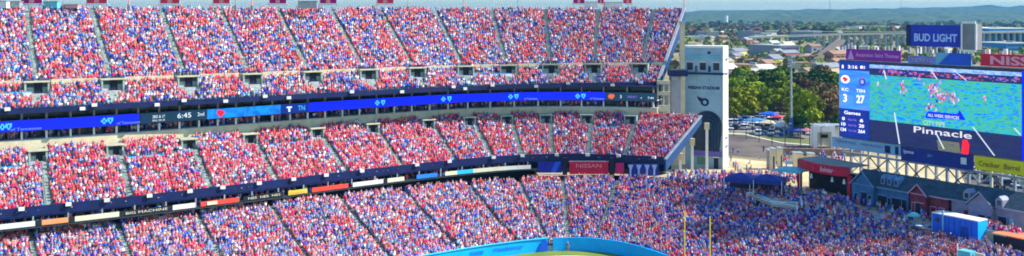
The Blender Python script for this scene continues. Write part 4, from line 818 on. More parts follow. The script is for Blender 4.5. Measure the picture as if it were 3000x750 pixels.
yaw=S[:,3]+rng.normal(0,0.3,N); sc_=rng.uniform(0.9,1.06,N)[:,None]; c=np.cos(yaw)[:,None]; s=np.sin(yaw)[:,None]
bx=base_[:,:,0]*1.0+0.08*rng.normal(0,1,N)[:,None]; by=base_[:,:,1]*1.06; bz=base_[:,:,2]*sc_
X=S[:,0:1]+bx*c-by*s; Y=S[:,1:2]+bx*s+by*c; Zz=S[:,2:3]+bz+0.02
VV=np.stack([X,Y,Zz],2).reshape(-1,3)
FF=(np.array(TF)[None]+(np.arange(N)*nv)[:,None,None]).reshape(-1)
me=bpy.data.meshes.new('crowd'); me.vertices.add(N*nv); me.vertices.foreach_set('co',VV.astype(np.float32).ravel()); me.loops.add(N*nf*4); me.loops.foreach_set('vertex_index',FF.astype(np.int32)); me.polygons.add(N*nf); me.polygons.foreach_set('loop_start',np.arange(0,N*nf*4,4,dtype=np.int32))
skin=np.array([(0.58,0.30,0.25),(0.66,0.38,0.33),(0.50,0.25,0.19),(0.20,0.09,0.06),(0.70,0.44,0.40)])[rng.integers(0,5,N)]
hp=np.array([(0.04,0.025,0.03),(0.12,0.06,0.05),(0.30,0.18,0.12),(0.72,0.04,0.08),(0.72,0.72,0.78),(0.03,0.06,0.38),(0.4,0.34,0.34)])[rng.choice(7,N,p=[.15,.17,.12,.23,.12,.14,.07])]
tp=np.array([(0.05,0.07,0.18),(0.07,0.07,0.12),(0.3,0.24,0.2),(0.13,0.17,0.34)])[rng.integers(0,4,N)]
quad=np.stack([SC,skin,hp,tp],1) # N,4,3
fc=quad[:,TG,:]; 
fc4=np.concatenate([fc,np.ones((N,nf,1))],2).astype(np.float32).reshape(-1,4)
at=me.attributes.new('tint','FLOAT_COLOR','FACE'); at.data.foreach_set('color',fc4.ravel()); me.update(calc_edges=True)
cm=bpy.data.materials.new('clothing_and_skin'); cm.use_nodes=True; nt=cm.node_tree; bb=nt.nodes['Principled BSDF']; an=nt.nodes.new('ShaderNodeAttribute'); an.attribute_name='tint'; nt.links.new(an.outputs['Color'],bb.inputs['Base Color']); bb.inputs['Roughness'].default_value=0.85; bb.inputs['Specular IOR Level'].default_value=0.15
me.materials.append(cm); co_=bpy.data.objects.new('crowd',me); COL.objects.link(co_)
tag(co_,'dense crowd of fans in red, navy, blue and white filling all tiers of the stadium','crowd',kind='stuff')
# ---------- individual spectators
def skinmesh(name,verts,edges,rad,sub=1):
    m=bpy.data.meshes.new(name); m.from_pydata(verts,edges,[]); o=bpy.data.objects.new(name,m); COL.objects.link(o)
    o.modifiers.new('s','SKIN'); sv=m.skin_vertices[0].data
    for i,r in enumerate(rad): sv[i].radius=(r,r) if not isinstance(r,tuple) else r; sv[i].use_root=(i==0)
    if sub: q=o.modifiers.new('b','SUBSURF'); q.levels=sub; q.render_levels=sub
    bpy.context.view_layer.update(); r_=bpy.data.meshes.new_from_object(o.evaluated_get(bpy.context.evaluated_depsgraph_get())); bpy.data.objects.remove(o); r_.name=name; return r_
def person_proto(pose):
    V=[(0,0,0.93),(0.0,0,1.12),(0.01,0,1.33),(0.01,0,1.47),(0.015,0,1.53),(0.03,0,1.62),(0.02,0,1.72),(0.135,0,1.625)]
    Rd=[(0.15,0.11),(0.14,0.10),(0.17,0.11),0.055,0.055,(0.082,0.095),0.07,0.018]; E=[(0,1),(1,2),(2,3),(3,4),(4,5),(5,6),(5,7)]
    hands=[]
    for s in(-1,1):
        a=len(V); 
        if pose=='up': arm=[(0.0,s*0.19,1.40),(0.06,s*0.30,1.58),(0.10,s*0.26,1.84)]; hd=Vector((0.02,0,1)); 
        elif pose=='clap': arm=[(0.0,s*0.19,1.40),(0.02,s*0.27,1.13),(0.24,s*0.08,1.22)]; hd=Vector((0.6,-s*0.25,0.75))
        else: arm=[(0.0,s*0.19,1.40),(-0.02,s*0.26,1.12),(0.10,s*0.25,0.90)]; hd=Vector((0.25,0,-1))
        hd.normalize(); V+=arm; Rd+=[0.058,0.045,0.030]; E+=[(2,a),(a,a+1),(a+1,a+2)]
        pl_=Vector(arm[2])+hd*0.07; V.append(tuple(pl_)); Rd.append((0.035,0.02)); E.append((a+2,a+3)); sd=hd.cross(Vector((0,s,0))).normalized()
        for f in range(4):
            o_=(f-1.5)*0.021; l_=(0.065,0.078,0.072,0.055)[f]; k=len(V); p1=pl_+sd*o_+hd*0.035; p2=p1+hd*l_*0.6+Vector((0.0,-s*0.008,0)); V+=[tuple(p1),tuple(p2)]; Rd+=[0.0095,0.008]; E+=[(a+3,k),(k,k+1)]
        k=len(V); p1=pl_-hd*0.03+sd*0.035; V+=[tuple(p1),tuple(p1+hd*0.035+sd*0.012)]; Rd+=[0.011,0.009]; E+=[(a+3,k),(k,k+1)]
        b_=len(V); V+=[(0,s*0.095,0.86),(0.02,s*0.10,0.48),(-0.01,s*0.105,0.08),(0.13,s*0.12,0.035)]; Rd+=[0.085,0.06,0.042,0.035]; E+=[(0,b_),(b_,b_+1),(b_+1,b_+2),(b_+2,b_+3)]
    body=skinmesh('person',V,E,Rd,1)
    # eyes, mouth and ears as small extra facets of the same body mesh
    bm=bmesh.new(); bm.from_mesh(body)
    for f in bm.faces: f.material_index=0; f.smooth=True
    for s in(-1,1):
        q=[bm.verts.new((0.122,s*0.032+a,1.638+b)) for a,b in((-0.013,-0.007),(0.013,-0.007),(0.013,0.007),(-0.013,0.007))]; f=bm.faces.new(q); f.material_index=1
        q=[bm.verts.new((0.02+a,s*0.088,1.62+b)) for a,b in((-0.018,-0.03),(0.018,-0.025),(0.02,0.025),(-0.02,0.03))]+[bm.verts.new((0.0,s*0.108,1.62))]; [bm.faces.new((q[i],q[(i+1)%4],q[4])) for i in range(4)]
    q=[bm.verts.new((0.122,a,1.575+b)) for a,b in((-0.025,-0.006),(0.025,-0.006),(0.022,0.006),(-0.022,0.006))]; f=bm.faces.new(q); f.material_index=2
    bm.to_mesh(body); bm.free()
    arms=[]; SV=[(0,0,0.86),(0,0,1.12),(0.01,0,1.34),(0.01,0,1.46)]; SR=[(0.175,0.13),(0.16,0.12),(0.185,0.125),0.07]; SE=[(0,1),(1,2),(2,3)]
    for s in(-1,1):
        a=len(SV)
        el={'up':(0.05,s*0.285,1.55),'clap':(0.02,s*0.26,1.16),'down':(-0.02,s*0.255,1.16)}[pose]; SV+=[(0.0,s*0.19,1.40),el]; SR+=[0.075,0.062]; SE+=[(2,a),(a,a+1)]
    shirt=skinmesh('shirt',SV,SE,SR,1)
    TVv=[(0,0,0.93)]; TR=[(0.165,0.12)]; TE=[]
    for s in(-1,1): a=len(TVv); TVv+=[(0,s*0.098,0.82),(0.02,s*0.102,0.48),(-0.01,s*0.105,0.10)]; TR+=[0.097,0.075,0.058]; TE+=[(0,a),(a,a+1),(a+1,a+2)]
    tr_=skinmesh('trousers',TVv,TE,TR,1)
    hair=skinmesh('hair',[(-0.025,0,1.60),(-0.02,0,1.68),(0.01,0,1.735),(0.06,0,1.735)],[(0,1),(1,2),(2,3)],[0.085,0.10,0.085,0.05],1)
    for m_ in (shirt,tr_,hair):
        for f in m_.polygons: f.use_smooth=True
    return body,shirt,tr_,hair
skins=[mat('skin_%s'%n,c,0.6,0.03) for n,c in (('fair',(0.62,0.37,0.28)),('tan',(0.50,0.28,0.18)),('brown',(0.22,0.10,0.06)))]
eyem=mat('eye_dark',(0.02,0.015,0.01),0.4,0); lip=mat('lip',(0.35,0.10,0.09),0.6,0)
for bd in (): pass
hairs=[mat('hair_'+n,c,0.8,0.1) for n,c in (('black',(0.02,0.013,0.01)),('brown',(0.08,0.04,0.02)),('blond',(0.35,0.22,0.09)))]; caps=[mat('cap_'+n,c,0.8,0.05) for n,c in (('red',(0.6,0.03,0.04)),('white',(0.75,0.75,0.75)),('navy',(0.02,0.03,0.2)))]
trs=[mat('denim',(0.06,0.09,0.2),0.9,0.1),mat('khaki',(0.33,0.26,0.16),0.9,0.1),mat('black_cloth',(0.025,0.025,0.03),0.9,0.1)]
names=['red','crimson','coral','pink','navy','royal blue','light blue','white','grey','black','purple','tan','teal']
shm=[mat('shirt_'+n.replace(' ','_'),tuple(PAL[i]),0.85,0.06) for i,n in enumerate(names)]
protos={}
for ps in ('down','clap','up'):
    bd,sh,tr_,ha_=person_proto(ps)
    for m_ in (skins[0],eyem,lip): bd.materials.append(m_)
    sh.materials.append(shm[0]); tr_.materials.append(trs[0]); ha_.materials.append(hairs[0])
    protos[ps]=(bd,sh,tr_,ha_)
def mkperson(x,y,z,yaw,ci,label,group,pose=None,scale=1.0):
    pose=pose or random.choices(['down','clap','up'],[5,3,1])[0]; bd,sh,tr_,ha_=protos[pose]
    o=bpy.data.objects.new('person',bd); COL.objects.link(o); o.location=(x,y,z); o.rotation_euler=(0,0,yaw); o.scale=(scale,)*3; sk=random.choice(skins)
    def sl(ob,i,m): ob.material_slots[i].link='OBJECT'; ob.material_slots[i].material=m
    sl(o,0,sk)
    for nm,mm_,mt_ in (('shirt',sh,shm[ci]),('trousers',tr_,random.choice(trs)),('hair',ha_,random.choice(hairs))):
        c_=bpy.data.objects.new(nm,mm_); COL.objects.link(c_); c_.parent=o; sl(c_,0,mt_)
        if nm=='hair' and random.random()<0.4: c_.name='cap'; sl(c_,0,random.choice(caps))
    tag(o,label,'person',group); return o
for a,c_,ci in IND:
    px=1500+a[0]/a[1]*FL; ps=random.choices(['down','clap','up'],[5,3,1])[0]; act={'down':'arms down','clap':'hands together','up':'arms raised'}[ps]
    reg='left of the first stair' if px<155 else 'between the first two bottom stairs' if px<400 else 'left part of the bottom edge' if px<1250 else 'behind the blue wall' if px<2300 else 'bottom edge right of the goal posts' if px<2790 else 'near the orange-topped booth'
    mkperson(a[0],a[1],a[2]+0.02,a[3]+random.gauss(0,0.25),ci,f'spectator in {names[ci]} top, {act}, {reg}','spectators in the nearest rows',ps,random.uniform(0.93,1.05))
# staff standing on the grass by the wall
for x,y,ci,lb in ((1612,724,7,'steward in white standing beside the gate gap in the blue wall'),(1664,727,9,'person in black standing at the foot of the wall right of the gate'),(1627,723,6,'person in light blue crouched close to the wall near the gate'),(1838,742,8,'person in grey by the shaded right part of the blue wall'),(1688,722,7,'person in white next to the one in black by the wall')):
    q=P(x,y+8,0); mkperson(q.x,q.y,0.0,-1.6+random.uniform(-1,1),ci,lb,'people on the grass beside the wall','down')
# ================================================================= ground and surroundings
def poly_sheet(name,pts,z,m,kind='structure'):
    b=MB(); b.add([(p[0],p[1],z) for p in pts],[tuple(range(len(pts)))],m); o=b.build(name,recalc=False); o['kind']=kind
    if o.data.polygons[0].normal.z<0: o.data.flip_normals()
    return o
ring=[LO.P(l,1.0)+LO.n(l)*0.6 for l in np.linspace(0,LO.L[-1],120)]
inner=[Vector((-260,-60,0)),Vector((-180,60,0))]+[Vector((p.x,p.y,0)) for p in ring]+[Vector((150,60,0))]
land=mat('town_ground',(0.10,0.13,0.035),0.95,0,0.02,col2=(0.40,0.29,0.16),detail=10)
cen=Vector((20,60,0)); outer=[]
for p in inner: d=(p-cen).normalized(); outer.append(cen+d*16000)
# concourse ring (z 9.45 deck behind the corner and end zone)
l_a=LO.lpx(1640)
dk=[LO.P(l,1.0) for l in np.linspace(l_a,LO.L[-1],60)]; 
b=MB(); n=len(dk); vs=[]
for i,p in enumerate(dk):
    l=l_a+(LO.L[-1]-l_a)*i/(n-1); q=p+LO.n(l)*9.0; vs+=[(p.x,p.y,ZP-0.02),(q.x,q.y,ZP-0.02),(q.x,q.y,ZG-0.5)]
b.add(vs,[(3*i,3*i+3,3*i+4,3*i+1) for i in range(n-1)]+[(3*i+1,3*i+4,3*i+5,3*i+2) for i in range(n-1)],tan); o=b.build('concourse_pavement',recalc=False); o['kind']='structure'
# ground sheet with the bowl left open
b=MB(); n=len(inner); rings=[0.0,0.004,0.012,0.03,0.08,0.2,0.5,1.0]; vs=[]
for f in rings:
    for i in range(n): p=inner[i].lerp(outer[i],f); vs.append((p.x,p.y,ZG))
b.add(vs,[(k*n+i,k*n+i+1,(k+1)*n+i+1,(k+1)*n+i) for k in range(len(rings)-1) for i in range(n-1)],land); o=b.build('ground',recalc=False); o['kind']='structure'
if o.data.polygons[0].normal.z<0: o.data.flip_normals()
poly_sheet('playing_field',[(-300,-150),(200,-150),(200,260),(-300,260)],0.0,grass)
wl=[LO.P(l,-0.15) for l in np.linspace(LO.lpx(1260),LO.lpx(1850),40)]; b=MB(); b.strip([(p.x,p.y,0.012) for p in wl],[(p.x,p.y-0.35,0.012) for p in wl],mat('painted_line',(0.7,0.7,0.62),0.8,0.15,1.5)); o=b.build('painted_sideline',recalc=False); o['kind']='structure'
def gp_(px,py): q=P(px,py,ZG); return (q.x,q.y)
plaza_m=mat('plaza_paving',(0.42,0.33,0.18),0.9,0,0.15,col2=(0.66,0.52,0.30))
poly_sheet('plaza',[gp_(1900,560),gp_(1900,460),gp_(2140,462),gp_(2290,478),gp_(2470,460),gp_(2800,466),gp_(2900,700)],ZG+0.004,plaza_m)
poly_sheet('road',[gp_(2080,452),gp_(2080,384),gp_(2180,392),gp_(2290,418),gp_(2420,428),gp_(2420,446),gp_(2300,468),gp_(2200,462)],ZG+0.008,asphalt)
poly_sheet('parking_lot',[gp_(2060,382),gp_(2060,343),gp_(2180,338),gp_(2300,332),gp_(2500,345),gp_(2480,405),gp_(2290,404),gp_(2180,386)],ZG+0.012,mat('parking_asphalt',(0.20,0.19,0.22),0.95,0,0.1,col2=(0.30,0.26,0.24)))
poly_sheet('road',[gp_(2800,470),gp_(2780,380),gp_(3200,390),gp_(3300,700),gp_(2890,700)],ZG+0.006,asphalt)  # dark asphalt patch stands in for the less lit ground behind the legs
poly_sheet('path',[gp_(2080,338),gp_(2080,330),gp_(2330,322),gp_(2330,329)],ZG+0.016,plaza_m)
for pts in (((2080,392),(2180,396),(2290,421),(2420,431),(2420,428),(2290,418),(2180,392),(2080,387)),):
    b=MB(); q=[P(x,y,ZG) for x,y in pts]; b.prism([Vector((a.x,a.y,ZG+0.01)) for a in q],Z*0.14,mat('kerb',(0.5,0.45,0.35),0.9,0.1)); o=b.build('kerb'); o['kind']='structure'
# ---------- foliage
def leafm(name,c1,c2): return mat(name,c1,0.9,0,0.9,col2=c2,rnd=0.25,spec=0.1)
bark=mat('bark',(0.10,0.07,0.045),0.95,0.2,2.0)
LFm={'green':leafm('leaf_green',(0.06,0.11,0.008),(0.18,0.22,0.012)),'olive':leafm('leaf_olive',(0.14,0.17,0.006),(0.32,0.32,0.012)),'dark':leafm('leaf_dark',(0.02,0.06,0.012),(0.08,0.13,0.02)),'brown':leafm('leaf_brown',(0.10,0.06,0.03),(0.20,0.12,0.06))}
def tree_mesh(seed,h,rx,nleaf,lsz,kind):
    r=np.random.default_rng(seed); b=MB(); th=h*0.38
    b.tube([(0,0,-0.3),(0.05,0.05,th*0.6),(0.1,0,th),(0.1,0.1,h*0.75)],[h*0.028,h*0.022,h*0.018,h*0.006],bark,6)
    cs=[]
    for k in range(9):
        a=r.uniform(0,6.28); d=rx*r.uniform(0.15,0.72); z=h*r.uniform(0.36,0.86); c=(math.cos(a)*d,math.sin(a)*d,z); cs.append((c,rx*r.uniform(0.32,0.55)))
        if k<6: b.tube([(0.05,0,th*r.uniform(0.6,1.1)),(c[0]*0.5,c[1]*0.5,(th+c[2])*0.5),c],[h*0.012,h*0.008,h*0.003],bark,4,caps=False)
    cs.append(((0,0,h*0.85),rx*0.4)); tr=b
    n=nleaf; i=r.integers(0,len(cs),n); C=np.array([c[0] for c in cs])[i]; Rr=np.array([c[1] for c in cs])[i]
    d=r.normal(0,1,(n,3)); d/=np.linalg.norm(d,axis=1,keepdims=True); p=C+d*(Rr*r.uniform(0.55,1.08,n)**0.6)[:,None]*np.array([1,1,0.8]); 
    nn=d+r.normal(0,0.6,(n,3)); nn/=np.linalg.norm(nn,axis=1,keepdims=True); t=np.cross(nn,r.normal(0,1,(n,3))); t/=np.linalg.norm(t,axis=1,keepdims=True); u=np.cross(nn,t); sz=lsz*r.uniform(0.6,1.3,(n,1))
    q=np.stack([p-t*sz-u*sz*0.7,p+t*sz*1.1-u*sz*0.5,p+t*sz*0.9+u*sz,p-t*sz*0.8+u*sz*0.8],1).reshape(-1,3)
    return tr,q,n
def make_tree(seed,h,rx,nleaf,lsz,kind,name,loc,label,cat,group):
    tr,q,n=tree_mesh(seed,h,rx,nleaf,lsz,kind); o=thing(name,loc,label,cat,group); 
    tr.v=[(v[0]+loc[0],v[1]+loc[1],v[2]+loc[2]) for v in tr.v]; tr.build('trunk',o,recalc=False)
    b=MB(); b.v=[tuple(x) for x in (q+np.array(loc))]; b.f=[[4*i,4*i+1,4*i+2,4*i+3] for i in range(n)]; b.m=[0]*n; b.ms=[LFm[kind]]; b.build('crown',o,recalc=False); return o
TP_={}
for kind in ('green','olive','dark','brown'):
    for v in range(2): TP_[(kind,v)]=(kind,v)
made={}; cnt={}
def put_tree(x,y,kind,s,label,group,z=ZG,h=9.5,rx=4.6,leaf=1900,ls=0.40,name=None):
    v=random.randint(0,1); key=(kind,v,name); nm=name or {'green':'tree','olive':'tree','dark':'evergreen_tree','brown':'bare_tree'}[kind]
    if key not in made:
        o=make_tree(hash(kind)%1000*0+{'green':1,'olive':2,'dark':3,'brown':4}[kind]*10+v,h,rx,leaf if kind!='brown' else int(leaf*0.55),ls,kind,nm,(x,y,z),label,'tree',group); made[key]=o
    else:
        o=copy_tree(made[key]); o.location=(x,y,z); o['label']=label; o['group']=group
    o.rotation_euler=(0,0,random.uniform(0,6.28)); o.scale=(s,s,s*random.uniform(0.88,1.12)); return o
desc={'green':'mid green leafy tree','olive':'yellow-green sunlit tree','dark':'dark green dense tree','brown':'bare brownish tree'}
random.seed(21)
def where(px,Y,near): return f'{["by the tower edge","between tower and light mast","near the light mast","between light mast and scoreboard","by the scoreboard edge"][min(4,max(0,int((px-2140)/70)))]}, {near} of the belt'
pts=[]; tries=0
while len(pts)<105 and tries<6000:
    tries+=1; Y=random.uniform(372,472); px=random.uniform(2070,2520); x=(px-1500)/FL*Y
    if any((x-a)**2+(Y-c)**2<6.0**2 for a,c,_ in pts): continue
    pts.append((x,Y,px))
pts.sort(key=lambda p:-p[1])
for x,Y,px in pts:
    f=(Y-372)/100; kind=random.choices(['green','olive','dark','brown'],[3,2.2 if px<2330 else 1.2,2.5,0.5+(px>2330)*1.0])[0]
    if Y<400 and px<2230: kind=random.choice(['olive','green','olive'])
    put_tree(x,Y,kind,random.uniform(0.85,1.4),f'{desc[kind]} {where(px,Y,"front" if f<0.33 else "middle" if f<0.66 else "back")}','trees of the belt beyond the parking lot')
for px,py,k,s,lb in ((2356,392,'olive',1.45,'large yellow-green tree right of the light mast, nearest of the lot trees'),(2378,380,'green',1.2,'mid green tree just behind the large yellow-green one'),(2415,372,'brown',1.25,'brown half-bare tree above the white arched building'),(2445,378,'brown',1.0,'brown half-bare tree touching the scoreboard edge'),(2340,400,'dark',0.8,'small dark green tree at the foot of the light mast'),(2160,345,'olive',1.2,'yellow-green tree beside the tower at the parking lot edge'),(2192,343,'olive',1.25,'yellow-green tree second from the tower at the parking lot edge'),(2455,398,'dark',0.7,'small dark tree between the white arch and the scoreboard')):
    q=P(px,py,ZG); put_tree(q.x,q.y,k,s,lb,'trees round the parking lot')
for k,(px,py) in enumerate([(2150,352),(2178,350),(2210,342),(2238,338),(2268,336),(2296,338)]):
    q=P(px,py,ZG); kd=['olive','green','brown'][k%3]; put_tree(q.x,q.y,kd,random.uniform(0.5,0.8),f'small {desc[kd]} on the lot edge, {ord_[k]} of that line','small trees on the lot edge')
# ---------- vehicles
def car_proto(kind):
    L,W,H={'sedan':(4.6,1.8,1.45),'suv':(4.8,1.9,1.8),'van':(5.4,2.0,2.3)}[kind]
    body=MB(); pr={'sedan':[(-2.3,.35),(2.3,.35),(2.3,.75),(1.3,.92),(-1.7,.98),(-2.3,.9)],'suv':[(-2.4,.4),(2.4,.4),(2.4,.95),(1.4,1.08),(-2.35,1.12)],'van':[(-2.7,.4),(2.7,.4),(2.7,1.1),(2.0,1.25),(-2.7,1.3)]}[kind]
    body.prism([Vector((x,-W/2,z)) for x,z in pr],(0,W,0),'m')
    top={'sedan':[(-1.6,.97),(1.1,.93),(0.5,1.43),(-1.0,1.45)],'suv':[(-2.25,1.12),(1.3,1.08),(0.7,1.74),(-2.0,1.78)],'van':[(-2.65,1.3),(1.95,1.25),(1.4,2.2),(-2.6,2.28)]}[kind]
    return L,W,H,body,top
carm=[mat('car_'+n,c,0.35,0.04,spec=0.5) for n,c in (('white',(0.75,0.75,0.75)),('silver',(0.45,0.47,0.5)),('black',(0.02,0.02,0.025)),('blue',(0.03,0.10,0.4)),('red',(0.5,0.03,0.03)),('grey',(0.15,0.15,0.17)))]; carn=['white','silver','black','blue','red','grey']
tyre=mat('tyre',(0.015,0.015,0.015),0.9,0.1); hub=mat('wheel_hub',(0.4,0.4,0.42),0.4,0.05)
cps={}
def make_car(kind,loc,label):
    L,W,H,body,top=car_proto(kind); o=thing('parked_car' if kind!='van' else 'parked_van',loc,label,'car' if kind!='van' else 'van','cars in the lot beyond the plaza'); lx=Vector(loc)
    def bl(b,nm,ms): b.v=[(v[0]+lx.x,v[1]+lx.y,v[2]+lx.z) for v in b.v]; b.ms=ms; return b.build(nm,o)
    bl(body,'body',[carm[0]])
    g=MB(); q=[Vector((x,-W/2+0.06,z)) for x,z in top]; g.prism(q,(0,W-0.12,0),'m'); cab=bl(g,'cabin_windows',[glass])
    rf=MB(); x0=top[3][0];x1=top[2][0]; rf.abox(x0,x1,-W/2+0.08,W/2-0.08,top[3][1]-0.02,top[3][1]+0.05,'m'); bl(rf,'roof',[carm[0]])
    for sx in(-1,1):
        for sy in(-1,1):
            w=MB(); w.tube([(sx*L*0.31,sy*(W/2-0.2),0.34),(sx*L*0.31,sy*(W/2+0.01),0.34)],0.34,'m',10); wo=bl(w,'wheel',[tyre]); h=MB(); h.tube([(sx*L*0.31,sy*(W/2),0.34),(sx*L*0.31,sy*(W/2+0.03),0.34)],0.18,'m',8); h.v=[(v[0]+lx.x,v[1]+lx.y,v[2]+lx.z) for v in h.v]; h.ms=[hub]; h.build('hub',wo)
    return o
for row,(y0,y1,n) in enumerate(((350,344,20),(364,357,22),(380,373,20),(396,394,14))):
    for k in range(n):
        px=2095+(2470-2095)*(k+random.uniform(0.1,0.9))/n; py=y0+(y1-y0)*k/n+ (5 if row==0 else 0); 
        if row==3 and px<2200: continue
        q=P(px,py,ZG+0.02); kind=random.choices(['sedan','suv','van'],[4,4,1])[0]; ci=random.choices(range(6),[5,3,2,2,1.5,2])[0]
        place='the back row' if row==0 else 'the second row' if row==1 else 'the third row' if row==2 else 'the nearest row'
        rel='beside the tower' if px<2190 else 'left of the light mast' if px<2310 else 'right of the light mast' if px<2390 else 'near the white arched building'
        lb=f'{carn[ci]} {dict(sedan="saloon car",suv="high-roofed car",van="van")[kind]} in {place}, {rel}'
        if kind not in cps: o=make_car(kind,q,lb); cps[kind]=o
        else: o=copy_tree(cps[kind]); o.location=q; o['label']=lb
        for ch in o.children:
            if ch.name.startswith(('body','roof')): ch.material_slots[0].link='OBJECT'; ch.material_slots[0].material=carm[ci]
        o.rotation_euler=(0,0,R(random.choice((62,70,66,246)))+random.gauss(0,0.05))
for k,(px,py) in enumerate([(2850+18*j,506+7*j+(j%2)*9) for j in range(9)]+[(2862+30*j,492+9*j) for j in range(5)]):
    q=P(px,py,ZG+0.02); o=copy_tree(cps[['sedan','suv','van'][k%3]] if 'van' in cps else cps['sedan']); o.location=q; ci=k%6; o['label']=f'{carn[ci]} vehicle behind the scoreboard legs, {ord_[k]} from the left'; o['group']='cars behind the scoreboard legs'
    for ch in o.children:
        if ch.name.startswith(('body','roof')): ch.material_slots[0].link='OBJECT'; ch.material_slots[0].material=carm[ci]
    o.rotation_euler=(0,0,0.9+0.1*k)
tc=[(2252,352,'royal',blue,3.0,'royal blue canopy among the parked cars left of the light mast'),(2213,372,'teal-blue',mat('tent_blue',(0.05,0.22,0.45),0.7,0.1),3.6,'steel blue canopy between the tower and the light mast'),(2276,362,'red',mat('tent_red',(0.55,0.05,0.08),0.7,0.1),2.2,'small red canopy beside the royal blue one'),(2290,388,'white',white,3.0,'white canopy left of the light mast in the nearer car row'),(2250,380,'cream',cream,2.8,'cream canopy in the middle of the lot'),(2335,402,'navy',mat('tent_dusk',(0.06,0.10,0.35),0.7,0.1),3.4,'dusky blue canopy right of the light mast'),(2362,405,'rose',mat('tent_rose',(0.6,0.2,0.25),0.7,0.1),1.8,'small rose-pink canopy left of the white arched building'),(2440,405,'green',mat('tent_green',(0.12,0.25,0.2),0.7,0.1),2.2,'greyish green canopy between the arch and the scoreboard')]
for px,py,_,m_,hw,lb in tc:
    q=P(px,py,ZG); canopy('canopy_tent',(q.x,q.y,0),hw,hw*0.8,ZG,ZG+2.4,0.9,m_,m_,lb,'tent',Vector((0.86,-0.5,0)),0.3,'canopies in the parking lot')
for k,(px,py) in enumerate([(2150,400),(2186,408),(2224,416),(2262,424),(2300,428),(2345,430),(2205,388),(2258,388),(2372,428),(2405,438)]):
    q=P(px,py,ZG); o=thing('street_lamp',q,f'thin dark lamp post by the road beyond the plaza, {ord_[k]} of the line','street lamp','lamp posts along the road')
    b=MB(); b.tube([q,q+Z*6.5],[0.13,0.08],dsteel,5); b.build('post',o); b=MB(); b.tube([q+Z*6.4,q+Vector((1.3,-0.4,6.7))],0.06,dsteel,4); b.build('arm',o); bxp('lamp_head',o,q+Vector((1.4,-0.4,6.65)),(0.35,0,0),(0,0.14,0),Z*0.08,white)
# ---------- light mast
q=P(2318,402,ZG); o=thing('light_mast',q,'tall slim floodlight mast with a lamp bank, between the tower and the scoreboard','light mast')
b=MB(); b.tube([q,q+Z*25.5],[0.42,0.26],steel,8); b.build('pole',o)
hz_=CH-(182-YH)*q.y/FL
b=MB(); 
for k in range(4): b.box((q.x,q.y-0.2,hz_-1.4+k*0.95),(1.2,0,0),(0,0.08,0),(0,0,0.1),steel)
b.build('crossarms',o)
for k in range(4):
    for j in (-0.9,-0.3,0.3,0.9): bxp('lamp',o,(q.x+j,q.y-0.45,hz_-1.4+k*0.95+0.28),(0.2,0,0),(0,0.12,0),(0,0,0.2),teal if (k+int(j>0))%2 else white)
bxp('sleeve',o,q+Z*3.2,(0.5,0,0),(0,0.5,0),Z*3.0,mat('banner_dusk',(0.05,0.10,0.35),0.7,0.1))
# ---------- white arched building by the lot
def WA(nm,par,px0,px1,py0,py1,Y,m,th=0.8): return frm(par,px0,px1,py0,py1,Y,m,th,nm)
wq=P(2418,432,ZG); o=thing('arch_building',wq,'white open-fronted building with a dark doorway, left of the scoreboard foot','building'); Yw=wq.y
WA('post',o,2379,2391,368,431,Yw,white,2.5); WA('post',o,2432,2442,368,431,Yw,white,2.5); WA('lintel',o,2391,2432,367,385,Yw+0.05,white,2.6); WA('side_wall',o,2442,2461,372,428,Yw+1.5,mat('pale_wall',(0.5,0.48,0.42),0.8,0.1),0.4); WA('back_wall',o,2391,2432,385,431,Yw+3,mat('offwhite_wall',(0.62,0.62,0.52),0.8,0.1),0.3); dd=WA('door',o,2404,2425,394,404,Yw+2.7,dark,0.2); WA('roof',o,2377,2463,364,367,Yw+1.5,steel,4.5)  # back wall in plain off-white
# low walls and kiosks between the road and the bar
for i,(x0,x1,y0,y1,m_,lb) in enumerate(((2262,2272,438,478,cream,'narrow cream kiosk nearest the road bend'),(2285,2293,436,474,cream,'narrow cream kiosk pair partner beside the brown wall'),(2330,2352,450,465,cream,'small cream kiosk above the left end of the bar fascia'),(2372,2386,452,466,cream,'small cream kiosk above the crimson fascia'),(2253,2262,442,480,mat('dusk_wall',(0.2,0.2,0.3),0.8,0.1),'grey-violet booth beside the narrow cream kiosk'))):
    a=DY(x0,y0,230+i*3);c=DY(x1,y1,230+i*3); o=thing('kiosk',(a.x,a.y,c.z),lb,'kiosk'); bxp('wall',o,((a.x+c.x)/2,a.y+1.2,(a.z+ZG)/2),((c.x-a.x)/2,0,0),(0,1.2,0),(0,0,(a.z-ZG)/2),m_); bxp('roof',o,((a.x+c.x)/2,a.y+1.2,a.z+0.1),((c.x-a.x)/2+0.2,0,0),(0,1.5,0),(0,0,0.1),steel); bxp('door',o,((a.x+c.x)/2,a.y-0.03,(a.z+ZG)/2-0.5),((c.x-a.x)/5,0,0),(0,0.03,0),(0,0,(a.z-ZG)/3),dark)
o=thing('boundary_wall',P(2380,452,ZG),'long low brown wall running behind the bar toward the scoreboard legs','wall')
bw=mat('brown_wall',(0.30,0.20,0.14),0.9,0.2,0.5); a=P(2295,452,ZG); c=P(2530,458,ZG); b=MB(); b.prism([a,c,c+Z*1.6,a+Z*1.6],Vector((0.3,0.5,0)),bw); b.build('wall',o); b=MB(); b.prism([a+Z*1.6,c+Z*1.6,c+Z*1.7,a+Z*1.7],Vector((0.4,0.6,0)),bw); b.build('coping',o)
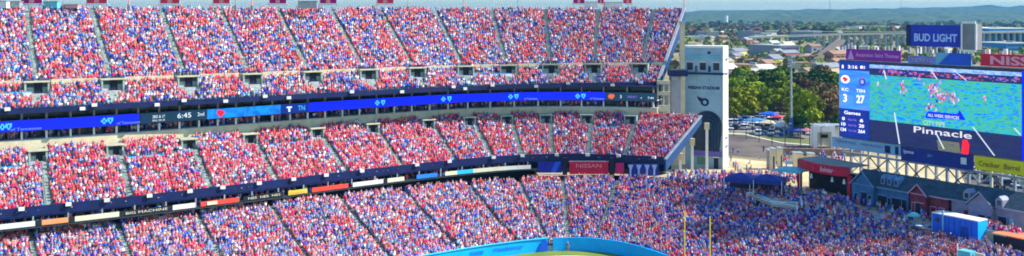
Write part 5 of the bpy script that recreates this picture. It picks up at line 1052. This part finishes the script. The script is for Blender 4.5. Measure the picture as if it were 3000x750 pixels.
# ---------- distant buildings
def bld(px0,px1,pyb,pyt,depth,yaw,wm,rm,label,name='warehouse',cat='building',floors=1,cols=6,win=True,side=None):
    q0=P(px0,pyb,ZG);q1=P(px1,pyb,ZG); c=(q0+q1)/2; w=(q1.x-q0.x)/max(0.5,math.cos(yaw)+depth/(q1.x-q0.x)*abs(math.sin(yaw))*0.8) if yaw else (q1.x-q0.x); h=(CH-(pyt-YH)*c.y/FL)-ZG
    u=Vector((math.cos(yaw),math.sin(yaw),0)); v=Vector((-u.y,u.x,0)); o=thing(name,c,label,cat); m0=c+v*depth/2
    bxp('wall',o,m0+Z*h/2,u*w/2,v*depth/2,Z*h/2,wm); r_=bxp('roof',o,m0+Z*(h+0.3),u*(w/2+0.4),v*(depth/2+0.4),Z*0.3,rm)
    if side is not None: bxp('end_wall',o,m0+u*(w/2+0.06)+Z*h/2,u*0.05,v*depth/2,Z*h/2,side)  # end wall yellow because the sun's tone is put into its colour
    if win:
        for f in range(floors):
            b=MB()
            for k in range(cols): b.box(c+u*((k+0.5)/cols-0.5)*w*0.94+Z*(h*(f+0.55)/floors)-v*0.06,u*w*0.28/cols,v*0.04,Z*h*0.18/floors,glass)
            b.build('window_row',o)
        bxp('door',o,c+u*w*0.2+Z*min(h*0.3,2.5)-v*0.1,u*min(2.5,w*0.06),v*0.05,Z*min(h*0.3,2.5),dsteel)
    b=MB(); b.box(m0+u*w*0.15+Z*(h+1.2),u*w*0.05,v*depth*0.08,Z*0.7,steel); b.build('roof_vent',r_)
    return o
yw=mat('sunny_yellow_wall',(0.75,0.62,0.25),0.8,0.08,0.1); bg=mat('beige_wall',(0.62,0.48,0.30),0.85,0.1,0.1); wh=mat('far_white_wall',(0.66,0.61,0.46),0.8,0.08,0.05); gy=mat('far_grey_wall',(0.22,0.23,0.28),0.8,0.1,0.1); rr_=mat('rust_roof',(0.30,0.18,0.12),0.85,0.15,0.1); br=mat('far_brick',(0.33,0.14,0.10),0.85,0.15,0.1); tl=mat('far_teal_wall',(0.03,0.35,0.35),0.8,0.1,0.1); lb_=mat('far_blue_wall',(0.02,0.20,0.50),0.7,0.2,0.03); wr=mat('white_roof',(0.60,0.58,0.50),0.7,0.05,0.05); pg=mat('pale_grey_roof',(0.34,0.34,0.32),0.8,0.1,0.1)
BL=[(2203,2306,216,194,30,0.25,yw,rr_,'long beige shed with a pale yellow front and rust roof just beyond the tree belt'),
(2168,2262,190,176,40,0.2,rr_,rr_,'wide rust-roofed shed behind the beige one'),
(2154,2182,182,155,16,0.5,bg,pg,'tall cream block right of the tower top'),
(2266,2362,168,135,45,0.28,gy,pg,'large grey factory with a sunlit yellow end wall'),
(2306,2420,178,166,30,0.2,br,rr_,'low reddish shed right of the grey factory'),
(2385,2470,206,188,26,0.3,bg,rr_,'beige building at the back of the belt beside the scoreboard'),
(2400,2462,200,194,20,0.3,yw,pg,'thin pale block peeping over the trees left of the scoreboard'),
(2226,2256,150,128,14,0.1,gy,gy,'small dark grey block left of the grey factory'),
(2188,2204,156,148,14,0.4,wh,wr,'small white shed between cream block and factory'),
(2008,2042,118,108,40,0.3,wh,wr,'white shed at the left edge of the far town, above the tower'),
(2075,2100,118,108,40,0.3,wh,wr,'white low shed above the middle of the tower'),
(2040,2080,104,92,40,0.2,gy,pg,'grey long roofed shed above the tower'),
(2138,2170,106,88,40,0.2,tl,wr,'teal building right of the white silo'),
(2090,2140,104,93,60,0.3,wh,wr,'pale yellow hall left of the teal building'),
(2172,2206,104,92,50,0.3,wh,wr,'pale yellow hall right of the teal building'),
(2202,2238,118,92,40,0.3,gy,gy,'dark slate block with a flat roof in the far town centre'),
(2246,2290,110,98,50,0.3,wh,wr,'white hall right of the dark slate block'),
(2288,2340,104,92,60,0.3,wh,wr,'wide white hall in the middle of the far band'),
(2336,2372,102,88,50,0.3,yw,wr,'yellow hall between white halls in the far band'),
(2372,2420,120,92,50,0.3,gy,pg,'grey-violet block left of the viaduct'),
(2418,2470,98,84,70,0.3,wh,wr,'long white hall behind the left end of the viaduct'),
(2468,2500,100,83,60,0.3,yw,wr,'pale hall with yellow front behind the viaduct'),
(2500,2545,96,79,80,0.3,wh,wr,'big white hall behind the viaduct, tallest of the row'),
(2565,2585,96,83,60,0.3,wh,wr,'short white hall behind the viaduct'),
(2593,2660,95,77,80,0.3,wh,wr,'wide white hall just left of the BUD LIGHT sign'),
(2255,2312,76,69,120,0.3,wh,wr,'long white warehouse under the hills'),
(2062,2082,60,56,100,0.3,wh,wr,'small white warehouse high on the hillside at left'),
(2140,2170,58,54,100,0.3,wh,wr,'pale warehouse on the hillside right of the silo'),
(2700,2735,66,61,150,0.3,wh,wr,'white warehouse on the hillside above the BUD LIGHT sign'),
(2205,2230,84,70,80,0.3,gy,gy,'dark block below the hills in the far distance'),
(2880,3060,140,84,90,0.06,lb_,wr,'huge blue-walled hall with a white roof right of the grey cabinet'),
(2930,3080,150,128,60,0.1,lb_,pg,'nearer blue shed in front of the huge blue hall'),
(2880,2950,78,70,120,0.1,wh,wr,'long white roof line left above the blue hall'),
(2945,3060,74,66,120,0.1,wh,wr,'long white roof line at the right edge above the blue hall'),
(2540,2600,150,138,30,0.3,wh,wr,'pale shed under the viaduct above the purple sign'),
(2470,2500,140,120,24,0.3,gy,pg,'slate block under the left viaduct ramp'),
(2610,2665,152,142,24,0.3,bg,rr_,'small beige shed between the purple and blue signs')]
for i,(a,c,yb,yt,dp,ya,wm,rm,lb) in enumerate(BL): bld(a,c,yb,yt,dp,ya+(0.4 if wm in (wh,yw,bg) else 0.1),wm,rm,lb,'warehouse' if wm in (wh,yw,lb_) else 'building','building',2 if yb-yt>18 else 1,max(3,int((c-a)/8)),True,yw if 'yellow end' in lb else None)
# small houses and sheds scattered through the near town
random.seed(5); hp_=None; wc=[('cream',bg),('white',wh),('grey',gy),('brick',br),('yellow',yw)]
for k in range(42):
    Y=500+1300*random.random()**1.4; px=random.uniform(2010,2990) if Y>900 else random.uniform(2010,2470); X=(px-1500)/FL*Y; i_=random.choices(range(5),[4,4,2,3,2])[0]; nm,wm=wc[i_]; Wd=random.uniform(8,20); Dp=random.uniform(7,12); Hh=random.uniform(3.5,7)
    loc=Vector((X,Y,ZG)); u=Vector((math.cos(0.6),math.sin(0.6),0)); v=Vector((-u.y,u.x,0)); pl_='left of the silo' if px<2110 else 'between the silo and the light mast' if px<2310 else 'right of the light mast' if px<2480 else 'behind the scoreboard signs'; di='near' if Y<750 else 'middle' if Y<1150 else 'far'
    o=thing('small_building',loc,f'small {nm} building, {di} town, {pl_}','building','small buildings of the town')
    bxp('wall',o,loc+Z*Hh/2,u*Wd/2,v*Dp/2,Z*Hh/2,wm); b=MB(); b.prism([loc-u*(Wd/2+.4)-v*(Dp/2+.5)+Z*Hh,loc-u*(Wd/2+.4)+Z*(Hh+Dp*.28),loc-u*(Wd/2+.4)+v*(Dp/2+.5)+Z*Hh],u*(Wd+.8),random.choice([rr_,pg,wr,gy])); b.build('roof',o)
    bxp('window',o,loc+Z*Hh*0.55-v*(Dp/2+0.04)-u*Wd*0.2,u*Wd*0.12,v*0.04,Z*Hh*0.14,glass); bxp('door',o,loc+Z*1.1-v*(Dp/2+0.04)+u*Wd*0.2,u*0.6,v*0.04,Z*1.1,dsteel)
# silo tower
q=P(2124,80,ZG); o=thing('silo_tower',q,'tall white silo tower standing out under the hills','silo'); sc1=q.y/FL
b=MB(); b.tube([q+Vector((sc1*3,0,0)),q+Vector((sc1*3,0,34*sc1))],6*sc1,white,12); b.build('silo',o); bxp('annex',o,q+Vector((-sc1*5,0,7*sc1)),(4*sc1,0,0),(0,4*sc1,0),(0,0,7*sc1),white)
# viaduct
va0=P(2380,140,ZG); Yv=1080.0
o=thing('highway_viaduct',(DY(2560,130,Yv).x,Yv,ZG),'long pale highway viaduct on many piers crossing behind the scoreboard signs','viaduct')
def vz(px): return CH-(float(np.interp(px,[2000,2200,2480,2720,3100],[128,107,97,94,90]))-YH)*Yv/FL
xs=list(range(2200,3121,20)); b=MB()
for i in range(len(xs)-1):
    p=Vector(((xs[i]-1500)/FL*Yv,Yv,vz(xs[i]))); q=Vector(((xs[i+1]-1500)/FL*Yv,Yv,vz(xs[i+1]))); b.prism([p-Z*2.2,q-Z*2.2,q,p],Vector((0,12,0)),wh)
b.build('deck',o)
for i,x in enumerate(range(2400,3101,18)):
    pz=vz(x)-2.3; X=(x-1500)/FL*Yv; bxp('pier',o,(X,Yv+5,(pz+ZG)/2),(1.1,0,0),(0,2.5,0),(0,0,(pz-ZG)/2),mat('pier_grey',(0.32,0.36,0.38),0.9,0.1))
for i in range(len(xs)-1):
    p=Vector(((xs[i]-1500)/FL*Yv,Yv-0.05,vz(xs[i]))); 
bxp('parapet',o,Vector(((2720-1500)/FL*Yv,Yv+6,vz(2720)+0.4)),(150,0,0),(0,5.5,0),Z*0.2,pg)
# ground-level road to the viaduct and ramp
poly_sheet('road',[gp_(2000,142),gp_(2000,136),gp_(2150,118),gp_(2230,112),gp_(2230,115),gp_(2150,123)],ZG+0.05,plaza_m)
a=P(2372,186,ZG); c=P(2450,150,ZG); o=thing('conveyor_bridge',a,'sloping brown covered ramp rising right of the grey factory','ramp')
b=MB(); b.prism([a+Z*0.2,a+Vector((7,0,0.2)),c+Vector((9,0,9)),c+Z*9],Z*3.0,mat('ramp_brown',(0.15,0.11,0.08),0.9,0.15,0.1)); b.build('gallery',o)
for f in (0.3,0.6,0.9): p=a.lerp(c,f); bxp('trestle',o,p+Vector((4,0,4.4*f)),(1,0,0),(0,1,0),Z*4.3*f,dsteel)
# masts on the horizon
for x,y0,lb in ((2431,-2,'thin radio mast on the ridge above the parking lot'),(2640,2,'thin radio mast on the ridge left of the BUD LIGHT sign'),(2043,26,'short radio mast on the ridge above the tower')):
    a=DY(x,y0,5200); o=thing('radio_mast',(a.x,a.y,ZG),lb,'mast'); b=MB(); b.tube([(a.x,a.y,ZG),a],[1.6,0.7],dsteel,4); b.build('lattice',o); b=MB(); b.tube([(a.x,a.y,a.z-2),(a.x,a.y,a.z+6)],0.5,dsteel,4); b.build('antenna',o)
# ---------- hills
hm=mat('wooded_hill',(0.004,0.022,0.012),0.95,0,0.035,col2=(0.11,0.15,0.05),detail=10)
def hill(Y0,prof,seed,dp):
    r=np.random.default_rng(seed); n=260; X=np.linspace(-5200,8200,n)*(Y0/5200); rows=9; vs=[]
    h=np.interp(X/Y0*FL+1500,[p[0] for p in prof],[p[1] for p in prof]); nz=np.zeros(n)
    for k in range(5): f=2**k; nz+=np.interp(np.arange(n),np.linspace(0,n,int(8*f)+2),r.normal(0,1,int(8*f)+2))/f
    ztop=CH-(h-nz*0.8-YH)*Y0/FL
    for j in range(rows):
        t=j/(rows-1); s=math.sin(t*math.pi/2)**1.3
        vs+=[(X[i],Y0-dp*(1-t),ZG-2+(ztop[i]-ZG+2)*s+ (r.normal(0,3.0*(Y0/5000)) if 0<j else 0)) for i in range(n)]
    for i in range(n): vs.append((X[i],Y0+1500,ZG-5))
    b=MB(); b.add(vs,[(j*n+i,j*n+i+1,(j+1)*n+i+1,(j+1)*n+i) for j in range(rows) for i in range(n-1)],hm); o=b.build('hills',recalc=False); o['kind']='structure'
    if o.data.polygons[0].normal.z<0: o.data.flip_normals()
hill(3600,[(-500,58),(1950,56),(2100,60),(2300,54),(2500,52),(2800,58),(3100,54),(4000,58)],1,1300)
hill(4800,[(-500,36),(1950,38),(2200,36),(2350,33),(2600,34),(2850,32),(3100,34),(4000,36)],2,1500)
hill(6500,[(-500,26),(1950,34),(2080,31),(2300,29),(2450,27),(2700,24),(2850,20),(3100,21),(4000,26)],3,2000)
# far woods and scrub: nobody could count them
def woods(n,seed,name,label,Y0,Y1,mats_,sz,px0=1900,px1=3150,pw=1.0):
    r=np.random.default_rng(seed); vs=[];fs=[];mi=[]
    Ys=Y0+(Y1-Y0)*r.random(n)**pw; pxs=r.uniform(px0,px1,n); k=0; Q=[]
    for Y,px in zip(Ys,pxs):
        X=(px-1500)/FL*Y; s=sz*r.uniform(0.6,1.4); m=24; d=r.normal(0,1,(m,3)); d/=np.linalg.norm(d,axis=1,keepdims=True); p=np.array([X,Y,ZG+s*0.75])+d*np.array([s,s,s*0.75])*r.uniform(0.6,1,(m,1)); t=np.cross(d+r.normal(0,.5,(m,3)),r.normal(0,1,(m,3))); t/=np.linalg.norm(t,axis=1,keepdims=True); u=np.cross(d,t); q=s*0.33; Q.append(np.stack([p-t*q-u*q,p+t*q-u*q,p+t*q+u*q,p-t*q+u*q],1).reshape(-1,3)); mi+= [int(r.integers(0,len(mats_)))]*m
    V=np.vstack(Q); b=MB(); b.v=[tuple(x) for x in V]; b.f=[[4*i,4*i+1,4*i+2,4*i+3] for i in range(len(V)//4)]; b.m=mi; b.ms=mats_; o=b.build(name,recalc=False); tag(o,label,'woodland',kind='stuff')
woods(800,5,'woodland','scattered far-off trees and scrub between the town buildings below the hills',640,1500,[LFm['green'],LFm['olive'],LFm['brown'],LFm['brown']],3.2)
woods(750,6,'woodland','hazy distant woodland covering the plain at the foot of the hills',1500,3300,[LFm['green'],LFm['brown']],8.0)
# ================================================================= light, air, camera settings
AZ=(math.cos(R(-1)),math.sin(R(-1))); AZ=(0.985,0.03); EL_=R(40)
sd=Vector((AZ[0]*math.cos(EL_),AZ[1]*math.cos(EL_),math.sin(EL_))).normalized()
sl=bpy.data.lights.new('sun','SUN'); sl.energy=5.0; sl.angle=R(0.53); sl.color=(1.0,0.94,0.83); so=bpy.data.objects.new('sun',sl); COL.objects.link(so); so.rotation_euler=sd.to_track_quat('Z','Y').to_euler(); so.location=(0,0,200)
w=bpy.data.worlds.new('World'); scn.world=w; w.use_nodes=True; nt=w.node_tree; bgn=nt.nodes['Background']; st=nt.nodes.new('ShaderNodeTexSky'); st.sky_type='NISHITA'; st.sun_disc=False; st.sun_elevation=EL_; st.sun_rotation=math.atan2(sd.x,sd.y); st.air_density=1.3; st.dust_density=0.4; st.ozone_density=3.0; st.altitude=150
mx=nt.nodes.new('ShaderNodeMix'); mx.data_type='RGBA'; mx.blend_type='MULTIPLY'; mx.inputs[0].default_value=1.0; mx.inputs[7].default_value=(0.80,1.02,1.14,1); nt.links.new(st.outputs['Color'],mx.inputs[6]); nt.links.new(mx.outputs[2],bgn.inputs['Color']); bgn.inputs['Strength'].default_value=0.125
hb=MB(); hb.abox(-9000,15000,-300,9500,-1.5,140,MT['concrete']); hz=hb.build('haze'); hz['kind']='stuff'; hz['label']='thin pale blue haze lying over the whole town and stadium'; hz['category']='haze'
hmn=bpy.data.materials.new('haze_air'); hmn.use_nodes=True; nt=hmn.node_tree; nt.nodes.remove(nt.nodes['Principled BSDF']); pv=nt.nodes.new('ShaderNodeVolumePrincipled'); pv.inputs['Color'].default_value=(0.08,0.38,0.72,1); pv.inputs['Density'].default_value=0.00010; pv.inputs['Anisotropy'].default_value=0.2; nt.links.new(pv.outputs['Volume'],nt.nodes['Material Output'].inputs['Volume']); hz.data.materials.clear(); hz.data.materials.append(hmn)
vs=scn.view_settings; vs.view_transform='Standard'; vs.look='None'; vs.exposure=0.7; vs.gamma=1.0; vs.use_curve_mapping=False
scn.cycles.filter_width=1.8; scn.cycles.volume_bounces=0; scn.cycles.max_bounces=5; scn.cycles.diffuse_bounces=2; scn.cycles.glossy_bounces=2
